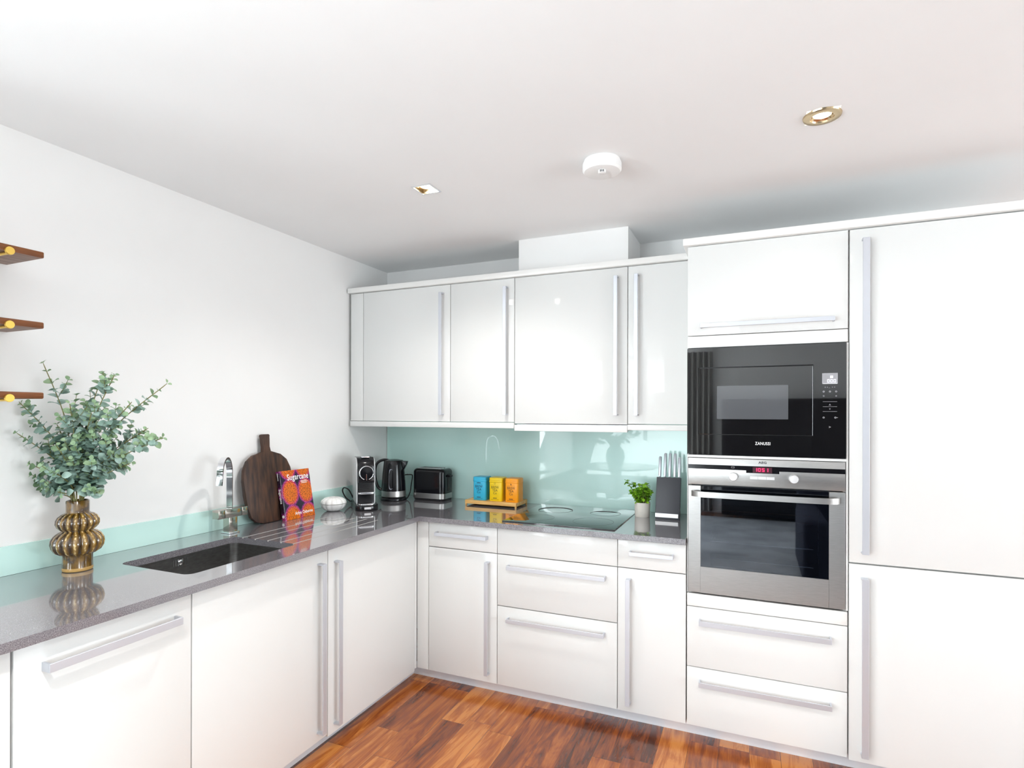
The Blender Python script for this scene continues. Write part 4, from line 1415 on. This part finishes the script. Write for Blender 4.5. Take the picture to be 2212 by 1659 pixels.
# ------------------------------------------------------------------ potted plant
PC = Vector((1.722, -0.165, WT))
t = thing('plant_pot', 'small cream cylindrical plant pot on the worktop right of the hob', 'pot', PC)
MB().lathe([(0.0, 0.0), (0.036, 0.0), (0.038, 0.003), (0.0405, 0.074), (0.0395, 0.0755), (0.0365, 0.074), (0.036, 0.062)], PC, 40, cap0=False, cap1=False).build('pot', 'ceramic_cream', t)
MB().lathe([(0.0, 0.064), (0.0365, 0.062)], PC, 24, cap0=False, cap1=False).build('soil', 'soil', t)
random.seed(5)
pl = thing('basil_plant', 'bushy bright green herb plant growing in the small cream pot', 'plant', PC + Vector((0, 0, 0.064)))
st, lf = MB(), MB()


def leaf2(mb, base, d, up, size):
    d = d.normalized(); s_ = d.cross(up)
    if s_.length < 1e-3:
        s_ = Vector((1, 0, 0))
    s_.normalize(); n = s_.cross(d)
    bm = mb.bm
    c = [(0, 0), (0.35, 0.33), (0.75, 0.27), (1.0, 0.0), (0.75, -0.27), (0.35, -0.33)]
    vs = [bm.verts.new(base + d * a * size + s_ * w * size + n * (0.12 * size * abs(w) * 3 - 0.1 * size * a * a)) for a, w in c]
    bm.faces.new((vs[0], vs[1], vs[2], vs[3])); bm.faces.new((vs[0], vs[3], vs[4], vs[5]))


for k in range(24):
    a = random.uniform(0, 2 * math.pi); rr = random.uniform(0.006, 0.030)
    b0 = PC + Vector((rr * math.cos(a), rr * math.sin(a), 0.063))
    if k == 0:
        tp = PC + Vector((-0.080, 0.0, 0.180))
    else:
        sp_ = random.uniform(0.2, 1.0)
        tp = PC + Vector((0.060 * sp_ * math.cos(a) - 0.006, 0.055 * sp_ * math.sin(a), 0.080 + random.uniform(0.045, 0.105) * (1.15 - 0.35 * sp_)))
    mid = (b0 + tp) / 2 + Vector((0, 0, 0.012))
    P = spline([b0, mid, tp], 5)
    st.tube(P, 0.0010, 5)
    for i in range(2, len(P)):
        for q in range(2):
            dd_ = Vector((random.uniform(-1, 1), random.uniform(-1, 1), random.uniform(-0.3, 0.7)))
            leaf2(lf, P[i], dd_, Vector((random.uniform(-.4, .4), random.uniform(-.7, .2), 1)), random.uniform(0.018, 0.029))
st.build('stems', 'stem_green', pl)
lf.build('leaves', 'basil_leaf', pl, smooth=0, recalc=False)

# ------------------------------------------------------------------ knife block and knives
kx0, kx1 = 1.793, 1.913
t = thing('knife_block', 'dark slanted knife block with silver foot strip beside the oven tower', 'knife block', (1.853, -0.15, WT))
MB().prism([(-0.2000, WT + 0.014), (-0.1990, WT + 0.0005), (-0.160, WT + 0.0005), (-0.112, WT + 0.204), (-0.150, WT + 0.209)], 'X', kx0, kx1, 0.0025).build('block', 'slate_plastic', t)
MB().prism([(-0.2022, WT + 0.030), (-0.2065, WT + 0.011), (-0.2005, WT + 0.010), (-0.1965, WT + 0.029)], 'X', kx0 + 0.001, kx1 - 0.006).build('foot_strip', 'silver_plastic', t, label='silver strip near the foot')
mb = MB()
for xx in (kx0 + 0.010, kx1 - 0.016):
    mb.tube([(xx, -0.128, WT + 0.115), (xx, -0.060, WT + 0.006), (xx, -0.150, WT + 0.0045)], 0.0035, 8)
mb.build('prop_stand', 'black_satin', t)
kl = Vector((0, 0.048, 0.204)).normalized()
for i, (x, ztop) in enumerate(((1.8125, 1.176), (1.8435, 1.194), (1.868, 1.194), (1.8945, 1.193), (1.9060, 1.175))):
    lab = ['leftmost steel-handled knife in the knife block', 'second steel-handled knife from the left in the knife block', 'middle steel-handled knife in the knife block',
           'tall steel-handled knife second from the right in the knife block', 'rightmost steel-handled knife, shorter and nearest the oven tower'][i]
    x = [1.8060, 1.8320, 1.8560, 1.8810, 1.9035][i]
    zt = WT + 0.2085
    k_ = thing('knife', lab, 'knife', (x, -0.131, zt), rot=(-0.2311, 0, 0), group='steel-handled knives in the block')
    L = (ztop - zt) / math.cos(0.2311)
    MB().prism([(-0.0075, 0.0), (0.0075, 0.0), (0.0095, 0.006), (0.0095, L - 0.006), (0.0065, L), (-0.0065, L), (-0.0095, L - 0.010), (-0.0095, 0.006)], 'X', -0.0058, 0.0058, 0.002
               ).build('handle', 'satin_aluminium', k_, local=True)
    MB().box(-0.0068, -0.0048, -0.0075, 0.0075, 0.006, L - 0.006).build('grip_inlay', 'black_satin', k_, local=True, smooth=0)

# ------------------------------------------------------------------ ceiling fittings
t = thing('square_downlight', 'small square recessed downlight in the ceiling, left of the smoke alarm', 'ceiling light', (DL1[0], DL1[1], ZC))
mb = MB()
s2 = sq
for (a, b_, c_, d_) in ((-s2 - 0.004, s2 + 0.004, -s2 - 0.004, -s2 + 0.004), (-s2 - 0.004, s2 + 0.004, s2 - 0.004, s2 + 0.004),
                        (-s2 - 0.004, -s2 + 0.004, -s2 + 0.004, s2 - 0.004), (s2 - 0.004, s2 + 0.004, -s2 + 0.004, s2 - 0.004)):
    mb.box(DL1[0] + a, DL1[0] + b_, DL1[1] + c_, DL1[1] + d_, ZC - 0.003, ZC)
mb.build('frame', 'chrome', t)
mb = MB()
i_ = s2 - 0.0042
for rings in ([[(DL1[0] + sx * q, DL1[1] + sy * q, z) for sx, sy in ((-1, -1), (1, -1), (1, 1), (-1, 1))] for q, z in ((i_, ZC + 0.0), (0.028, ZC + 0.03))],):
    mb.loops(rings, True, False, True)
mb.build('reflector', 'lamp_trim_warm', t, recalc=False)
MB().lathe([(0.0, 0.0), (0.024, 0.0), (0.026, 0.008)], (DL1[0], DL1[1], ZC + 0.010), 24, cap0=False, cap1=True).build('lamp', 'bulb_glow', t)

def lamp_light(x, y, power):
    l = bpy.data.lights.new('downlight', 'SPOT')
    l.energy = power
    l.spot_size = math.radians(140)
    l.spot_blend = 1.0
    l.shadow_soft_size = 0.03
    l.color = (1.0, 0.965, 0.92)
    o = bpy.data.objects.new('downlight', l)
    o.location = (x, y, ZC - 0.012)
    S.collection.objects.link(o)


lamp_light(DL1[0], DL1[1], 34)
for (x, y), lab, pw in zip(DLR, ('round tilting downlight with brushed metal rim in the ceiling, right of the smoke alarm',
                                 'unseen added round downlight in the ceiling nearest the left wall, behind the camera view',
                                 'unseen added round downlight in the ceiling above the camera'), (5, 60, 70)):
    t = thing('round_downlight', lab, 'ceiling light', (x, y, ZC), group='round ceiling downlights')
    MB().lathe([(0.032, -0.002), (0.034, -0.006), (0.046, -0.0065), (0.054, -0.004), (0.0555, 0.0), (0.032, 0.0), (0.032, -0.002)], (x, y, ZC), 48, cap0=False, cap1=False).build('rim', 'lamp_trim_warm', t)
    MB().lathe([(0.0315, -0.002), (0.028, 0.002), (0.025, 0.004), (0.0315, 0.02)], (x, y, ZC), 36, cap0=False, cap1=False).build('gimbal_ring', 'lamp_trim_warm', t)
    MB().lathe([(0.0, -0.0005), (0.018, 0.0), (0.0255, 0.003), (0.0255, 0.015)], (x, y, ZC), 32, cap0=False, cap1=True).build('lamp', 'bulb_glow', t)
    lamp_light(x, y, pw)

SC = Vector((1.737, -1.09, ZC))
t = thing('smoke_alarm', 'round white smoke alarm on the ceiling', 'smoke alarm', SC)
MB().lathe([(0.0, 0.0), (0.066, 0.0), (0.066, -0.008), (0.062, -0.009)], SC, 48, cap0=False, cap1=True).build('mounting_plate', 'white_plastic', t)
MB().lathe([(0.0, -0.0095), (0.070, -0.0095), (0.0715, -0.014), (0.0715, -0.036), (0.066, -0.043), (0.052, -0.047), (0.0, -0.048)], SC, 48, cap0=False, cap1=False).build('cover', 'white_plastic', t)
mb = MB()
sd = (CAM - SC); sd.z = 0; sd.normalize()
c_ = SC + Vector((0, 0, -0.048)) + sd * 0.028
sens = mb.lathe([(0.014, 0.001), (0.014, -0.009), (0.011, -0.011), (0.0, -0.011)], c_, 24, cap1=False).build('sensor_chamber', 'white_plastic', t)
mb = MB()
sv = Vector((-sd.y, sd.x, 0))
for k in (-1, 0, 1):
    p = c_ + sd * (0.0135 - 0.001 * abs(k)) + sv * 0.0055 * k
    mb.box(p.x - 0.0014, p.x + 0.0014, p.y - 0.0014, p.y + 0.0014, p.z - 0.0085, p.z - 0.001)
mb.build('vents', 'dark_print', t, smooth=0)

# ------------------------------------------------------------------ behind the camera: what the glass reflects
rg_ = MB().prism(rrect(-2.2, 6.2, -6.2, -2.3, 0.02), 'Z', 0.0004, 0.012, 0.003).build('area_rug', 'rug_wool')
tag(rg_, 'large pale grey rug on the wooden floor behind the camera, mirrored in the oven door', 'rug')
pbr('navy_fabric', srgb(28, 34, 52), 0.9)
t = thing('sofa', 'unseen navy sofa added by the camera to make the dark reflection in the oven door', 'sofa', (3.5, -3.3, 0.0125))  # added stand-in for the dark half of the oven reflection
MB().box(2.62, 4.38, -3.75, -2.90, 0.10, 0.30, 0.02).build('base', 'navy_fabric', t)
MB().box(2.62, 4.38, -3.95, -3.72, 0.10, 0.80, 0.04, 3).build('backrest', 'navy_fabric', t)
for a in (2.60, 4.22):
    MB().box(a, a + 0.18, -3.74, -2.86, 0.11, 0.60, 0.04, 3).build('arm', 'navy_fabric', t)
for a in (2.79, 3.505):
    MB().box(a, a + 0.70, -3.70, -2.88, 0.305, 0.45, 0.04, 3).build('seat_cushion', 'navy_fabric', t)
for a, b_ in ((2.70, -3.80), (4.30, -3.80), (2.70, -2.96), (4.30, -2.96)):
    MB().lathe([(0.016, 0.0), (0.024, 0.0995)], (a, b_, 0.0125), 12).build('leg', 'dark_oak', t)
t = thing('dining_table', 'round white pedestal dining table behind the camera, seen mirrored in the splashback', 'table', (0.70, -3.75, 0.0125))
MB().lathe([(0.0, 0.725), (0.46, 0.725), (0.49, 0.735), (0.50, 0.745), (0.495, 0.75), (0.0, 0.75)], (0.70, -3.75, 0.0125), 64, cap0=False, cap1=False).build('tabletop', 'marble_white', t)
MB().lathe([(0.26, 0.0), (0.255, 0.012), (0.12, 0.03), (0.05, 0.10), (0.03, 0.30), (0.035, 0.60), (0.09, 0.70), (0.16, 0.724)], (0.70, -3.75, 0.0125), 40).build('pedestal', 'white_plastic', t)
TC = Vector((0.72, -3.62, 0.7628))
t = thing('table_vase', 'bulging grey vase on the round dining table', 'vase', TC)
MB().lathe([(0.0, 0.0), (0.07, 0.0), (0.10, 0.05), (0.115, 0.12), (0.10, 0.20), (0.06, 0.245), (0.065, 0.265), (0.058, 0.265), (0.05, 0.24)], TC, 40, cap0=False, cap1=False).build('body', 'slate_plastic', t)
t = thing('leafy_branches', 'leafy branches standing in the grey vase on the dining table', 'plant', TC + Vector((0, 0, 0.25)))
st, lf = MB(), MB()
random.seed(9)
for k in range(11):
    a = k * 0.571
    tp = TC + Vector((0.30 * math.cos(a), 0.30 * math.sin(a), 0.40 + 0.10 * math.sin(k * 2.1)))
    P = spline([TC + Vector((0, 0, 0.15)), TC + Vector((0.03 * math.cos(a), 0.03 * math.sin(a), 0.27)), (TC + tp) / 2 + Vector((0, 0, 0.14)), tp], 4)
    st.tube(P, 0.002, 5)
    for i in range(4, len(P)):
        for q in range(3):
            leaf2(lf, P[i], Vector((random.uniform(-1, 1), random.uniform(-1, 1), random.uniform(-.5, .7))), Vector((random.uniform(-.6, .6), -0.5, 0.6)), random.uniform(0.05, 0.075))
st.build('stems', 'stem_green', t)
lf.build('leaves', 'eucalyptus_leaf', t, smooth=0, recalc=False)


def curtain(x0, x1, label):
    mb = MB()
    n = 60
    rows = []
    for z in (0.03, 1.2, 2.28):
        fr_, bk_ = [], []
        for i in range(n + 1):
            u = i / n
            x = x0 + (x1 - x0) * u
            y = YR + 0.09 + 0.03 * math.sin(u * (x1 - x0) / 0.075 * 2 * math.pi)
            fr_.append((x, y, z)); bk_.append((x, y + 0.004, z))
        rows.append(fr_ + bk_[::-1])
    mb.loops(rows)
    tag(mb.build('curtain', 'curtain_fabric', smooth=80), label, 'curtain')


curtain(-0.72, -0.26, 'grey curtain left of the tall rear window, seen mirrored in the splashback')
curtain(1.36, 1.72, 'grey curtain right of the tall rear window')
t = thing('sideboard', 'tall black sideboard against the rear wall, mirrored in the microwave', 'sideboard', (2.95, YR + 0.25, 0))
MB().box(1.86, 4.0, YR + 0.02, YR + 0.45, 0.05, 1.60, 0.004).build('body', 'dark_oak', t)
for k in range(4):
    a = 1.865 + k * 0.5325
    MB().box(a + 0.003, a + 0.5295, YR + 0.4505, YR + 0.468, 0.08, 1.58, 0.002).build('door', 'dark_oak', t)
